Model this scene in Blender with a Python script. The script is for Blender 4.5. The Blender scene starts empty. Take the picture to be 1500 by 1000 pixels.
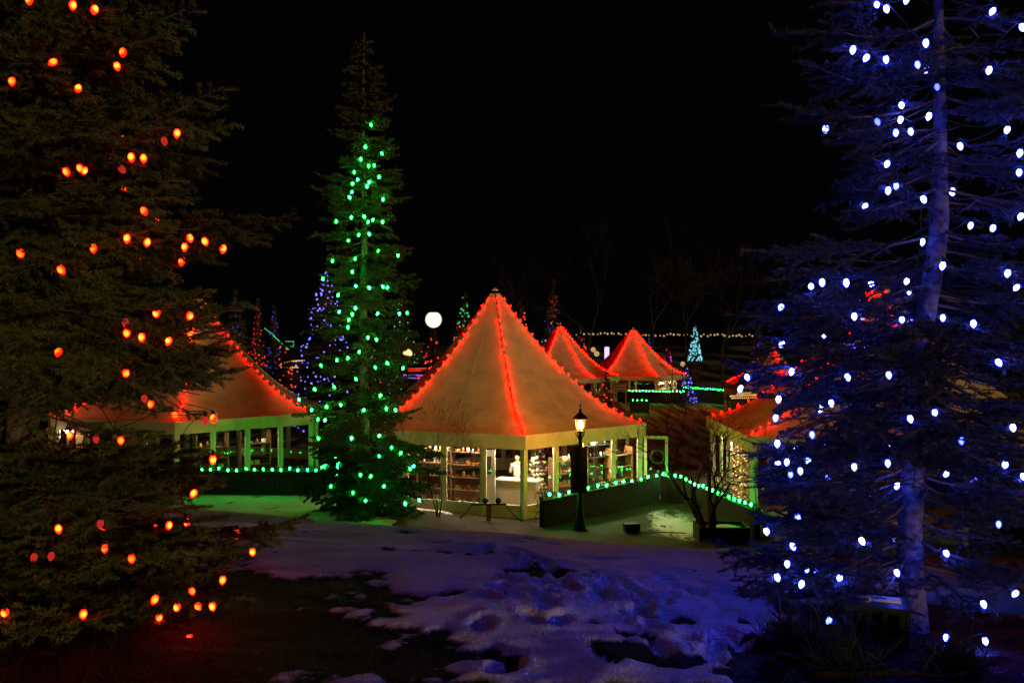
import bpy, math, random
import numpy as np
from mathutils import Vector, Matrix, Quaternion

rnd = random.Random(11)
NP = np.random.RandomState(5)
PI = math.pi
sc = bpy.context.scene
COL = sc.collection
F, CZ, HY = 1256.0, 5.6, 490.0      # focal length in photo pixels, camera height, horizon row


def P(px, py, d):
    return Vector((d * (px - 750) / F, d, CZ + d * (HY - py) / F))


def softplus(t, k):
    t = np.asarray(t, float) / k
    return k * np.where(t > 30, t, np.log1p(np.exp(np.minimum(t, 30))))


def foot(x):
    return 23.6 - 0.35 * np.clip(x, -9, 9)


def gz(x, y):
    """near snow bank up to a crest 9 m away, then a drop to the level of the tents"""
    x = np.asarray(x, float)
    yy = np.maximum(np.asarray(y, float), 3.0)
    xc = np.clip(x, -6, 6)
    za = 3.92 - .03 * xc - (yy - 4.2) * (.39 + .046 * xc) / 4.8
    zb = 3.53 - .076 * xc - .246 * (yy - 9)
    z = za - softplus(za - zb, .12)
    z = softplus(z, .35)
    z = z + .42 * np.exp(-((x + 4.3) ** 2 + (yy - 24.9) ** 2) / 5.0)
    z = z - 0.012 * np.clip(yy - 32, 0, 100)
    return z if np.ndim(z) else float(z)


def G(px, d, up=0.0):
    x = d * (px - 750) / F
    return Vector((x, d, gz(x, d) + up))


# ------------------------------------------------------------------ materials
def mat(name, col, rough=0.6, metal=0.0, noise=0.0, nscale=8.0, bump=0.0, spec=0.3):
    m = bpy.data.materials.new(name)
    m.use_nodes = True
    nt = m.node_tree
    b = nt.nodes['Principled BSDF']
    b.inputs['Roughness'].default_value = rough
    b.inputs['Metallic'].default_value = metal
    b.inputs['Specular IOR Level'].default_value = spec
    b.inputs['Base Color'].default_value = (*col, 1)
    if noise or bump:
        tc = nt.nodes.new('ShaderNodeTexCoord')
        n = nt.nodes.new('ShaderNodeTexNoise')
        n.inputs['Scale'].default_value = nscale
        n.inputs['Detail'].default_value = 6
        nt.links.new(tc.outputs['Object'], n.inputs['Vector'])
        if noise:
            r = nt.nodes.new('ShaderNodeValToRGB')
            r.color_ramp.elements[0].position = 0.3
            r.color_ramp.elements[1].position = 0.7
            r.color_ramp.elements[0].color = (*[c * (1 - noise) for c in col], 1)
            r.color_ramp.elements[1].color = (*[min(1, c * (1 + noise)) for c in col], 1)
            nt.links.new(n.outputs['Fac'], r.inputs['Fac'])
            nt.links.new(r.outputs['Color'], b.inputs['Base Color'])
        if bump:
            bp = nt.nodes.new('ShaderNodeBump')
            bp.inputs['Strength'].default_value = bump
            nt.links.new(n.outputs['Fac'], bp.inputs['Height'])
            nt.links.new(bp.outputs['Normal'], b.inputs['Normal'])
    return m


def emis(name, col, k, sample='FRONT', vary=0.0, hot=None, length=0.066, rim=None):
    m = bpy.data.materials.new(name)
    m.use_nodes = True
    nt = m.node_tree
    nt.nodes.clear()
    out = nt.nodes.new('ShaderNodeOutputMaterial')
    e = nt.nodes.new('ShaderNodeEmission')
    e.inputs['Color'].default_value = (*col, 1)
    e.inputs['Strength'].default_value = k
    nt.links.new(e.outputs[0], out.inputs['Surface'])
    if hot:      # coloured glass over a filament near the neck
        tc = nt.nodes.new('ShaderNodeTexCoord')
        ds = nt.nodes.new('ShaderNodeVectorMath')
        ds.operation = 'DISTANCE'
        ds.inputs[1].default_value = (0.008, -0.024, -length * 0.36)
        nt.links.new(tc.outputs['Object'], ds.inputs[0])
        mr = nt.nodes.new('ShaderNodeMapRange')
        mr.inputs['From Min'].default_value = 0.013
        mr.inputs['From Max'].default_value = 0.027
        nt.links.new(ds.outputs['Value'], mr.inputs['Value'])
        mx = nt.nodes.new('ShaderNodeMix')
        mx.data_type = 'RGBA'
        mx.inputs['A'].default_value = (*hot, 1)
        mx.inputs['B'].default_value = (*col, 1)
        nt.links.new(mr.outputs[0], mx.inputs['Factor'])
        nt.links.new(mx.outputs['Result'], e.inputs['Color'])
    if rim:      # frosted glass, paler where one looks through its thick middle
        lw = nt.nodes.new('ShaderNodeLayerWeight')
        lw.inputs['Blend'].default_value = .42
        mx = nt.nodes.new('ShaderNodeMix')
        mx.data_type = 'RGBA'
        mx.inputs['A'].default_value = (*col, 1)
        mx.inputs['B'].default_value = (*rim, 1)
        nt.links.new(lw.outputs['Facing'], mx.inputs['Factor'])
        nt.links.new(mx.outputs['Result'], e.inputs['Color'])
    if vary:
        oi = nt.nodes.new('ShaderNodeObjectInfo')
        mr = nt.nodes.new('ShaderNodeMapRange')
        mr.inputs['To Min'].default_value = k * (1 - vary)
        mr.inputs['To Max'].default_value = k * (1 + vary * 0.5)
        nt.links.new(oi.outputs['Random'], mr.inputs['Value'])
        nt.links.new(mr.outputs[0], e.inputs['Strength'])
    m.cycles.emission_sampling = sample
    return m


def needle_mat(name, c0, c1, trans=0.15):
    m = bpy.data.materials.new(name)
    m.use_nodes = True
    nt = m.node_tree
    b = nt.nodes['Principled BSDF']
    b.inputs['Roughness'].default_value = 0.65
    b.inputs['Specular IOR Level'].default_value = 0.25
    at = nt.nodes.new('ShaderNodeAttribute')
    at.attribute_name = 'tint'
    mx = nt.nodes.new('ShaderNodeMix')
    mx.data_type = 'RGBA'
    mx.inputs['A'].default_value = (*c0, 1)
    mx.inputs['B'].default_value = (*c1, 1)
    nt.links.new(at.outputs['Fac'], mx.inputs['Factor'])
    nt.links.new(mx.outputs['Result'], b.inputs['Base Color'])
    return m


def canvas_mat(name, col, trans):
    m = mat(name, col, 0.7, noise=0.22, nscale=1.7, bump=0.30)
    nt = m.node_tree
    b = nt.nodes['Principled BSDF']
    out = [n for n in nt.nodes if n.type == 'OUTPUT_MATERIAL'][0]
    t = nt.nodes.new('ShaderNodeBsdfTranslucent')
    t.inputs['Color'].default_value = (col[0], col[1] * .8, col[2] * .55, 1)
    mx = nt.nodes.new('ShaderNodeMixShader')
    mx.inputs[0].default_value = trans
    nt.links.new(b.outputs[0], mx.inputs[1])
    nt.links.new(t.outputs[0], mx.inputs[2])
    nt.links.new(mx.outputs[0], out.inputs['Surface'])
    return m


def glass_mat(name, tint=(1, 1, 1)):
    m = bpy.data.materials.new(name)
    m.use_nodes = True
    nt = m.node_tree
    nt.nodes.clear()
    out = nt.nodes.new('ShaderNodeOutputMaterial')
    t = nt.nodes.new('ShaderNodeBsdfTransparent')
    t.inputs['Color'].default_value = (*tint, 1)
    g = nt.nodes.new('ShaderNodeBsdfGlossy')
    g.inputs['Roughness'].default_value = 0.05
    fr = nt.nodes.new('ShaderNodeFresnel')
    fr.inputs['IOR'].default_value = 1.4
    mx = nt.nodes.new('ShaderNodeMixShader')
    ge = nt.nodes.new('ShaderNodeNewGeometry')
    mu = nt.nodes.new('ShaderNodeMath')
    mu.operation = 'MULTIPLY_ADD'
    mu.inputs[1].default_value = -1
    mu.inputs[2].default_value = 1
    nt.links.new(ge.outputs['Backfacing'], mu.inputs[0])
    m2 = nt.nodes.new('ShaderNodeMath')
    m2.operation = 'MULTIPLY'
    nt.links.new(mu.outputs[0], m2.inputs[0])
    nt.links.new(fr.outputs[0], m2.inputs[1])
    nt.links.new(m2.outputs[0], mx.inputs[0])
    nt.links.new(t.outputs[0], mx.inputs[1])
    nt.links.new(g.outputs[0], mx.inputs[2])
    nt.links.new(mx.outputs[0], out.inputs['Surface'])
    return m


def lantern_mat():
    m = bpy.data.materials.new('lantern_glass')
    m.use_nodes = True
    nt = m.node_tree
    nt.nodes.clear()
    out = nt.nodes.new('ShaderNodeOutputMaterial')
    t = nt.nodes.new('ShaderNodeBsdfTransparent')
    e = nt.nodes.new('ShaderNodeEmission')
    e.inputs['Color'].default_value = (1, .50, .12, 1)
    e.inputs['Strength'].default_value = 1.7
    mx = nt.nodes.new('ShaderNodeMixShader')
    mx.inputs[0].default_value = .5
    nt.links.new(t.outputs[0], mx.inputs[1])
    nt.links.new(e.outputs[0], mx.inputs[2])
    nt.links.new(mx.outputs[0], out.inputs['Surface'])
    m.cycles.emission_sampling = 'NONE'
    return m


M = {
    'canvas': canvas_mat('tent_canvas', (.68, .60, .46), .18),
    'valance': canvas_mat('tent_valance', (.70, .64, .48), .15),
    'white': mat('white_paint', (.72, .68, .58), .5, noise=.06, nscale=3),
    'panel': mat('kick_panel', (.62, .55, .42), .6, noise=.1, nscale=2),
    'glass': glass_mat('window_glass'),
    'black': mat('black_iron', (.012, .012, .012), .45, .3, noise=.3, nscale=30),
    'wire': mat('green_wire', (.01, .03, .015), .6),
    'bark': mat('spruce_bark', (.115, .105, .105), .9, noise=.7, nscale=26, bump=.9),
    'twig': mat('twig_bark', (.11, .085, .065), .9, noise=.4, nscale=40),
    'barebark': mat('bare_bark', (.04, .03, .024), .9, noise=.4, nscale=20),
    'wood': mat('brown_wood', (.16, .085, .045), .7, noise=.35, nscale=9),
    'darkwood': mat('dark_fence_wood', (.026, .023, .017), .75, noise=.4, nscale=6, bump=.2),
    'orangewood': mat('cedar_wood', (.42, .24, .10), .6, noise=.3, nscale=5),
    'snow': mat('snow_cap', (.8, .81, .84), .6, noise=.05, nscale=9, bump=.4),
    'red_n': needle_mat('needles_olive', (.010, .017, .006), (.145, .20, .07)),
    'blue_n': needle_mat('needles_bluegreen', (.026, .036, .04), (.085, .10, .11)),
    'green_n': needle_mat('needles_green', (.035, .055, .028), (.075, .10, .05)),
    'far_n': needle_mat('needles_dark', (.02, .03, .018), (.04, .055, .03)),
    'green_metal': mat('dark_green_metal', (.03, .05, .04), .5, .2, noise=.3, nscale=14),
    'skin': mat('skin', (.55, .33, .23), .5),
    'hair': mat('brown_hair', (.10, .05, .022), .5, noise=.3, nscale=40),
    'cloth_w': mat('white_cloth', (.75, .76, .72), .8, noise=.06, nscale=20),
    'cloth_d': mat('dark_cloth', (.03, .03, .045), .8),
    'banner': mat('maroon_banner', (.10, .028, .018), .8, noise=.6, nscale=14),
    'leaf': mat('hedge_leaf', (.03, .055, .022), .6, noise=.4, nscale=10),
}
# lamps: saturated light, exposed until the core clips, as in the photograph
E = {
    'red': emis('lit_red_bulb', (2.6, .012, .005), 4.2, vary=.6, hot=(7, .24, .012)),
    'dimred': emis('dim_red_bulb', (.5, .02, .012), 1.0),
    'blue': emis('lit_blue_bulb', (.60, .82, 10.0), 11.0, vary=.94, rim=(.005, .015, 5.0)),
    'green': emis('lit_green_bulb', (.055, 7.0, .42), 14.0, vary=.6, rim=(.001, 3.5, .03)),
    'tentred': emis('lit_red_tent_bulb', (150.0, .10, .045), 1.0),
    'hedge': emis('lit_green_fence_bulb', (.05, 6.0, .42), 15, vary=.3, rim=(.002, 3.0, .1)),
    'warm': emis('lantern_glow', (1, .36, .035), 1700.0),
    'flood': emis('floodlight_glow', (1.3, 1.1, .75), 2.0, rim=(.03, .012, .001)),
    'pend2': emis('outer_pendant_glow', (1, .76, .45), 190.0),
    'pend': emis('pendant_glow', (1, .76, .45), 650.0),
    'cool': emis('cool_lamp_glow', (1, .88, .62), 14.0),
    'f_red': emis('far_red_bulb', (1.5, .07, .035), 1.0, 'NONE'),
    'f_dred': emis('far_deep_red_bulb', (.5, .012, .02), 1.0, 'NONE'),
    'f_blue': emis('far_blue_bulb', (.45, .40, 3.0), 1.0, 'NONE'),
    'f_dblue': emis('far_dim_blue_bulb', (.035, .04, .45), 1.0, 'NONE'),
    'f_green': emis('far_green_bulb', (.05, .75, .28), 1.0, 'NONE'),
    'f_cyan': emis('far_cyan_bulb', (.25, .85, .95), 1.0, 'NONE'),
    'f_gold': emis('far_gold_bulb', (1.2, .62, .12), 1.0, 'NONE'),
    'f_warm': emis('far_warm_bulb', (.55, .33, .14), 1.0, 'NONE'),
    'f_violet': emis('far_violet_bulb', (.5, .15, 1.2), 1.0, 'NONE'),
}


# ------------------------------------------------------------------ mesh helpers
WL = {}


def tagit(o, label=None, cat=None, group=None, kind=None):
    if label: o['label'] = label
    if cat: o['category'] = cat
    if group: o['group'] = group
    if kind: o['kind'] = kind
    return o


def empty(name, loc, label, cat, group=None):
    o = bpy.data.objects.new(name, None)
    o.empty_display_size = .2
    COL.objects.link(o)
    o.location = loc
    WL[o.name] = Vector(loc)
    return tagit(o, label, cat, group)


class MB:
    def __init__(s):
        s.v, s.f, s.m = [], [], []

    def add(s, vs, fs, mi=0):
        o = len(s.v)
        s.v += [tuple(v) for v in vs]
        s.f += [tuple(i + o for i in f) for f in fs]
        s.m += [mi] * len(fs)
        return s

    def box(s, c, size, rz=0.0, mi=0, ax=None):
        c = Vector(c)
        hx, hy, hz = [a / 2 for a in size]
        co, si = math.cos(rz), math.sin(rz)
        vs = []
        for z in (-hz, hz):
            for x, y in ((-hx, -hy), (hx, -hy), (hx, hy), (-hx, hy)):
                vs.append((c.x + x * co - y * si, c.y + x * si + y * co, c.z + z))
        return s.add(vs, [(3, 2, 1, 0), (4, 5, 6, 7), (0, 1, 5, 4), (1, 2, 6, 5), (2, 3, 7, 6), (3, 0, 4, 7)], mi)

    def tube(s, pts, r, n=6, mi=0, cap=True):
        pts = [Vector(p) for p in pts]
        rs = r if isinstance(r, (list, tuple)) else [r] * len(pts)
        vs, fs = [], []
        up = Vector((.13, .21, .97))
        for i, p in enumerate(pts):
            d = (pts[min(i + 1, len(pts) - 1)] - pts[max(i - 1, 0)])
            d = d.normalized() if d.length > 1e-9 else Vector((0, 0, 1))
            a = d.cross(up)
            if a.length < .05: a = d.cross(Vector((1, 0, 0)))
            a.normalize()
            b = d.cross(a)
            for k in range(n):
                t = 2 * PI * k / n
                vs.append(p + (a * math.cos(t) + b * math.sin(t)) * rs[i])
        for i in range(len(pts) - 1):
            for k in range(n):
                k2 = (k + 1) % n
                fs.append((i * n + k, i * n + k2, (i + 1) * n + k2, (i + 1) * n + k))
        if cap:
            fs.append(tuple(range(n - 1, -1, -1)))
            fs.append(tuple((len(pts) - 1) * n + k for k in range(n)))
        return s.add(vs, fs, mi)

    def lathe(s, prof, c=(0, 0, 0), n=12, mi=0, cap=True):
        vs, fs = [], []
        for r, z in prof:
            for k in range(n):
                t = 2 * PI * k / n
                vs.append((c[0] + r * math.cos(t), c[1] + r * math.sin(t), c[2] + z))
        for i in range(len(prof) - 1):
            for k in range(n):
                k2 = (k + 1) % n
                fs.append((i * n + k, i * n + k2, (i + 1) * n + k2, (i + 1) * n + k))
        if cap:
            fs.append(tuple(range(n - 1, -1, -1)))
            fs.append(tuple((len(prof) - 1) * n + k for k in range(n)))
        return s.add(vs, fs, mi)

    def ball(s, c, r, n=8, m=5, mi=0, sq=1.0):
        prof = [(max(1e-4, r * math.sin(PI * i / m)), -sq * r * math.cos(PI * i / m)) for i in range(m + 1)]
        return s.lathe(prof, c, n, mi)

    def octa(s, c, r, mi=0):
        x, y, z = c
        vs = [(x + r, y, z), (x - r, y, z), (x, y + r, z), (x, y - r, z), (x, y, z + r), (x, y, z - r)]
        return s.add(vs, [(0, 2, 4), (2, 1, 4), (1, 3, 4), (3, 0, 4), (2, 0, 5), (1, 2, 5), (3, 1, 5), (0, 3, 5)], mi)

    def build(s, name, mats, parent=None, smooth=False, origin=None, label=None, cat=None, group=None, kind=None):
        if origin is None:
            origin = WL[parent.name] if parent else Vector((0, 0, 0))
        origin = Vector(origin)
        me = bpy.data.meshes.new(name)
        me.from_pydata([(v[0] - origin.x, v[1] - origin.y, v[2] - origin.z) for v in s.v], [], s.f)
        for m in (mats if isinstance(mats, (list, tuple)) else [mats]): me.materials.append(m)
        if len(me.materials) > 1: me.polygons.foreach_set('material_index', s.m)
        if smooth: me.polygons.foreach_set('use_smooth', [True] * len(s.f))
        me.update()
        o = bpy.data.objects.new(name, me)
        COL.objects.link(o)
        if parent:
            o.parent = parent
            o.location = origin - WL[parent.name]
        else:
            o.location = origin
        WL[o.name] = origin
        return tagit(o, label, cat, group, kind)


def copy_at(src, parent, world):
    c = src.copy()
    COL.objects.link(c)
    c.parent = parent
    c.location = Vector(world) - (WL[parent.name] if parent else Vector((0, 0, 0)))
    WL[c.name] = Vector(world)
    return c


def tris_object(name, V, tint, m, parent):
    """V: (n,3,3) triangles, tint: (n,)"""
    n = len(V)
    o0 = np.array(WL[parent.name]) if parent else np.zeros(3)
    me = bpy.data.meshes.new(name)
    me.vertices.add(n * 3)
    me.vertices.foreach_set('co', (V - o0).reshape(-1).astype(np.float32))
    me.loops.add(n * 3)
    me.loops.foreach_set('vertex_index', np.arange(n * 3, dtype=np.int32))
    me.polygons.add(n)
    me.polygons.foreach_set('loop_start', np.arange(0, n * 3, 3, dtype=np.int32))
    me.polygons.foreach_set('loop_total', np.full(n, 3, dtype=np.int32))
    a = me.attributes.new('tint', 'FLOAT', 'POINT')
    a.data.foreach_set('value', np.repeat(tint, 3).astype(np.float32))
    me.materials.append(m)
    me.update(calc_edges=True)
    o = bpy.data.objects.new(name, me)
    COL.objects.link(o)
    if parent: o.parent = parent
    WL[o.name] = Vector(o0)
    return o


# ------------------------------------------------------------------ conifers
class Conifer:
    def __init__(s, seed, sp, nl, nw, dens, sub=True, subsp=.07):
        s.r = random.Random(seed)
        s.np = np.random.RandomState(seed)
        s.sp, s.nl, s.nw, s.dens, s.sub, s.subsp = sp, nl, nw, dens, sub, subsp
        s.tw = []          # needle-bearing twigs p0,p1,tint
        s.wood = MB()

    def limb(s, p0, p1, sag=.0, r0=.02, bare=.15, side=.45, mn=.12, keep=1.0, needles=True):
        r = s.r
        p0, p1 = Vector(p0), Vector(p1)
        d = p1 - p0
        L = d.length
        if L < .02: return
        n = max(4, int(L / .15))
        pts = []
        wx, wz = r.uniform(-.04, .04) * L, r.uniform(-.03, .03) * L
        hd = Vector((d.x, d.y, 0)).normalized() if abs(d.x) + abs(d.y) > 1e-6 else Vector((1, 0, 0))
        hs = Vector((-hd.y, hd.x, 0))
        for i in range(n + 1):
            t = i / n
            q = p0 + d * t
            q.z -= sag * L * math.sin(PI * t)
            q += hs * wx * math.sin(PI * 1.6 * t)
            q.z += wz * math.sin(PI * 2.3 * t)
            pts.append(q)
        s.wood.tube(pts, [r0 * (1 - .8 * i / n) for i in range(n + 1)], 5, cap=False)
        tb = r.random() ** 1.5

        def at(t):
            f = t * n
            i = min(n - 1, int(f))
            return pts[i].lerp(pts[i + 1], f - i)
        if needles:
            for i in range(n):
                if (i + 1) / n > max(bare, .4): s.tw.append((pts[i], pts[i + 1], tb))
        k = 0
        t = bare
        while t < 1.0:
            if r.random() < keep:
                q = at(t)
                sg = 1 if k % 2 else -1
                ang = math.radians(r.uniform(35, 62)) * sg
                fd = (at(min(1, t + .05)) - at(max(0, t - .05))).normalized()
                dr = fd * math.cos(ang) + hs * math.sin(ang)
                dr.z += r.uniform(-.42, .30)
                dr.normalize()
                shp = min(1, (t - bare) / .3 + .45)
                l = max(mn, (1 - t) * L * side * 1.25 * shp + mn * .6) * r.uniform(.65, 1.15)
                s.twig(q, dr, hs, l, tb, r0 * .3, needles)
            k += 1
            t += s.sp * r.uniform(.75, 1.25) / L

    def twig(s, q, dr, hs, l, tb, rr, needles=True):
        r = s.r
        e = q + dr * l + Vector((0, 0, -.05 * l))
        s.wood.tube([q, e], [max(rr, s.nw), s.nw * .6], 3, cap=False)
        tint = min(1, max(0, tb * .5 + r.random() * .5))
        if needles: s.tw.append((q.lerp(e, .12), e, tint))
        if s.sub and l > .18:
            u = .25
            k = 0
            sd = dr.cross(Vector((0, 0, 1)))
            if sd.length < .1: sd = hs.copy()
            sd.normalize()
            while u < .98:
                sg = 1 if k % 2 else -1
                a = math.radians(r.uniform(38, 60)) * sg
                d2 = dr * math.cos(a) + sd * math.sin(a)
                d2.z += r.uniform(-.45, .3)
                d2.normalize()
                l2 = max(.06, min(l * .45, (1 - u) * l * .6 + .05)) * r.uniform(.7, 1.2)
                a0 = q.lerp(e, u)
                if needles: s.tw.append((a0, a0 + d2 * l2, tint))
                else: s.wood.tube([a0, a0 + d2 * l2], [s.nw, s.nw * .5], 3, cap=False)
                k += 1
                u += s.subsp * r.uniform(.8, 1.2) / l

    def thin(s, gaps):
        """bare stretches of the crown: drop most twigs in given regions"""
        out = []
        for t in s.tw:
            q = t[0].lerp(t[1], .5)
            px, py = 750 + F * q.x / q.y, HY - F * (q.z - CZ) / q.y
            if any(a < px < c and b < py < d and s.r.random() < k for a, b, c, d, k in gaps): continue
            out.append(t)
        s.tw = out

    def needles(s):
        A = np.array([list(t[0]) for t in s.tw])
        B = np.array([list(t[1]) for t in s.tw])
        T = np.array([t[2] for t in s.tw])
        L = np.linalg.norm(B - A, axis=1)
        cnt = np.maximum(3, (L * s.dens).astype(int))
        idx = np.repeat(np.arange(len(A)), cnt)
        n = len(idx)
        u = s.np.rand(n)
        base = A[idx] + (B - A)[idx] * u[:, None]
        D = ((B - A) / L[:, None])[idx]
        ref = np.where(np.abs(D[:, 2:3]) > .9, np.array([[1., 0, 0]]), np.array([[0, 0, 1.]]))
        X = np.cross(D, ref)
        X /= np.linalg.norm(X, axis=1)[:, None]
        Y = np.cross(X, D)
        az = s.np.rand(n) * 2 * PI
        # fewer needles below the twig
        flip = (np.sin(az) < -.2) & (s.np.rand(n) < .55)
        az = np.where(flip, -az, az)
        an = np.radians(s.np.normal(50, 12, n))
        N = D * np.cos(an)[:, None] + (X * np.cos(az)[:, None] + Y * np.sin(az)[:, None]) * np.sin(an)[:, None]
        ln = s.nl * s.np.uniform(.7, 1.15, n) * (1 - .35 * u ** 4)
        tip = base + N * ln[:, None]
        W = np.cross(N, s.np.normal(0, 1, (n, 3)))
        W /= np.linalg.norm(W, axis=1)[:, None]
        W *= s.nw * .5
        V = np.stack([base - W, base + W, tip], axis=1)
        return V, np.clip(T[idx] + s.np.normal(0, .12, n), 0, 1)


def trunk_mesh(mb, pts, rs, n=12, rough=.06, seed=1):
    r = random.Random(seed)
    o = len(mb.v)
    mb.tube(pts, rs, n)
    for i in range(o, len(mb.v)):
        v = Vector(mb.v[i])
        k = (i - o) // n
        if k < len(pts):
            c = Vector(pts[k])
            mb.v[i] = tuple(c + (v - c) * (1 + r.uniform(-rough, rough)))


CLOUD = {}


def finish_tree(con, root, nmat, tpts, trs, key=None, seed=1, gaps=()):
    if gaps: con.thin(gaps)
    mb = MB()
    trunk_mesh(mb, tpts, trs, 12, .07, seed)
    mb.build('trunk', M['bark'], root, True)
    con.wood.build('limbs', M['twig'], root, True)
    V, T = con.needles()
    tris_object('crown', V, T, nmat, root)
    if key:
        c = V.mean(axis=1)
        CLOUD[key] = np.stack([750 + F * c[:, 0] / c[:, 1], HY - F * (c[:, 2] - CZ) / c[:, 1], c[:, 1]], axis=1)


def surface_depth(key, px, py, rad, default, back, front):
    """distance of the nearest foliage of a tree on the line of sight"""
    c = CLOUD[key]
    m = (np.abs(c[:, 0] - px) < rad) & (np.abs(c[:, 1] - py) < rad)
    ds = c[m, 2]
    if len(ds) == 0: return default
    return float(np.clip(np.percentile(ds, 3), front, back))


def lerp_table(tab, y):
    for (a, xa), (b, xb) in zip(tab, tab[1:]):
        if a <= y <= b: return xa + (xb - xa) * (y - a) / (b - a)
    return tab[0][1] if y < tab[0][0] else tab[-1][1]


# ---- left spruce with red bulbs
LT = Vector((-3.2, 5.65, 0)); LT.z = gz(LT.x, LT.y) - .05
rt = empty('spruce_tree', LT, 'large olive green spruce in the left foreground hung with big red bulbs', 'tree', 'spruce trees wound with lights')
con = Conifer(21, .046, .034, .0062, 640, True, .055)


def ltr(z): return Vector((LT.x + .03 * math.sin(z), LT.y, z))


right_tips = [  # photo column, row, distance of branch tips that stand out against the dark
    (282, 8, 5.3), (246, 45, 4.9), (318, 128, 5.2), (250, 165, 4.8), (345, 185, 5.7), (300, 225, 5.0), (240, 262, 4.7),
    (428, 312, 5.3), (220, 318, 4.7), (330, 345, 5.9), (215, 385, 5.0), (318, 425, 5.2), (352, 450, 5.2), (345, 468, 5.0), (328, 442, 4.9), (300, 456, 4.8), (285, 470, 4.9), (235, 440, 4.7), (355, 497, 5.4),
    (352, 538, 5.5), (190, 548, 4.8), (350, 512, 5.3), (345, 548, 5.5), (300, 522, 5.0), (235, 640, 5.2), (318, 668, 5.0), (280, 690, 4.8), (180, 690, 4.6), (330, 700, 5.2), (262, 730, 4.8),
    (440, 762, 5.3), (300, 800, 4.8), (330, 835, 5.4), (262, 862, 4.6), (345, 880, 5.0), (150, 905, 4.5), (290, 925, 4.9)]
for px, py, d in right_tips:
    tip = P(px, py, d)
    st = ltr(tip.z + .16 + rnd.uniform(-.05, .1))
    con.limb(st, tip, .09 + rnd.uniform(0, .05), .013, .16, .42)
z = LT.z + .35
while z < 10.4:
    for k in range(rnd.choice((2, 4, 5))):
        a = rnd.uniform(0, 2 * PI)
        L = 1.55 * (1 - (z - 4) / 11) * rnd.uniform(.6, 1.05)
        dv = Vector((math.cos(a), math.sin(a), 0))
        row = HY + F * (CZ - z) / 4.9
        if 440 < row < 720 and dv.x > -.2:
            if rnd.random() < (.75 if 570 < row < 680 else .6): continue
            L *= .6
        elif dv.x > .3:
            L *= .78
        tip = ltr(z) + dv * L + Vector((0, 0, -.12 * L + .05))
        if tip.y < 4.1: continue
        con.limb(ltr(z), tip, .06, .012, .16, .45, keep=.97)
    # bare inner twigs
    a = rnd.uniform(-.6, .6)
    con.limb(ltr(z + .1), ltr(z + .1) + Vector((math.cos(a), math.sin(a) - .5, -.1)) * .9, .1, .008, .3, .3, keep=.5, needles=False)
    z += .2
for i in range(36):
    px, py = rnd.uniform(-30, 150), rnd.uniform(-20, 930)
    if 560 < py < 680: continue
    tip = P(px, py, rnd.uniform(4.3, 4.9))
    con.limb(ltr(tip.z + rnd.uniform(0, .2)), tip, .05, .011, .3, .42)
zs = [LT.z - .1 + i * .5 for i in range(16)]
finish_tree(con, rt, M['red_n'], [ltr(q) for q in zs], [.11 - .006 * i for i in range(16)], 'red', 3, [(62, 592, 132, 668, .93), (256, 478, 344, 506, .92), (330, 545, 440, 600, .95), (252, 565, 330, 598, .8), (150, 598, 260, 640, .45), (345, 640, 440, 720, .8), (60, 722, 300, 758, .7), (358, 455, 440, 500, .9), (70, 448, 118, 492, .7)])
RTW = list(con.tw)

# ---- right spruce with blue bulbs
BT = Vector((2.68, 5.7, 0)); BT.z = gz(BT.x, BT.y) - .05
bt = empty('spruce_tree', BT, 'spruce in the right foreground with wavy bare trunk lit by blue white bulbs', 'tree', 'spruce trees wound with lights')
con = Conifer(33, .050, .031, .0058, 560, True, .058)
BTAB = [(-900, 1385), (-100, 1378), (100, 1376), (220, 1375), (330, 1372), (390, 1366), (450, 1357), (600, 1346), (720, 1338), (820, 1334), (930, 1342)]


def btr(z):
    row = HY + F * (CZ - z) / 5.7
    px = lerp_table(BTAB, row)
    return Vector((5.7 * (px - 750) / F, 5.7 + .03 * math.sin(z * 1.7), z))


left_tips = [
    (1205, 5, 5.5), (1128, 45, 5.6), (1165, 95, 5.2), (1240, 60, 5.0), (1142, 150, 5.4), (1205, 192, 5.2), (1262, 222, 5.0), (1240, 312, 5.3),
    (1225, 268, 5.5), (1085, 366, 5.5), (1130, 405, 5.0), (1152, 432, 5.3), (1062, 462, 5.5), (1100, 500, 5.1), (1058, 535, 5.6),
    (1090, 575, 6.0), (1105, 650, 5.3), (1150, 610, 5.0), (1205, 655, 5.2), (1128, 712, 5.5), (1150, 772, 5.3), (1078, 862, 5.5), (1120, 845, 5.1),
    (1195, 800, 5.2), (1230, 745, 5.6), (1250, 880, 5.1)]
for px, py, d in left_tips:
    tip = P(px, py, d)
    st = btr(tip.z + .12 + rnd.uniform(-.05, .12))
    con.limb(st, tip, .05 + rnd.uniform(-.02, .06), .012, .22, .40, keep=.97)
for px, py, d in [(1520, 20, 5.3), (1480, 90, 5.0), (1540, 150, 5.4), (1500, 230, 5.1), (1560, 300, 5.6), (1470, 350, 5.2), (1520, 400, 5.0),
                  (1540, 470, 5.5), (1480, 520, 5.1), (1530, 600, 5.4), (1490, 700, 5.2), (1530, 760, 5.0), (1500, 800, 5.4), (1540, 850, 5.1), (1470, 900, 5.0)]:
    tip = P(px, py, d)
    con.limb(btr(tip.z + .12), tip, .05, .012, .22, .42)
z = BT.z + .25
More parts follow.
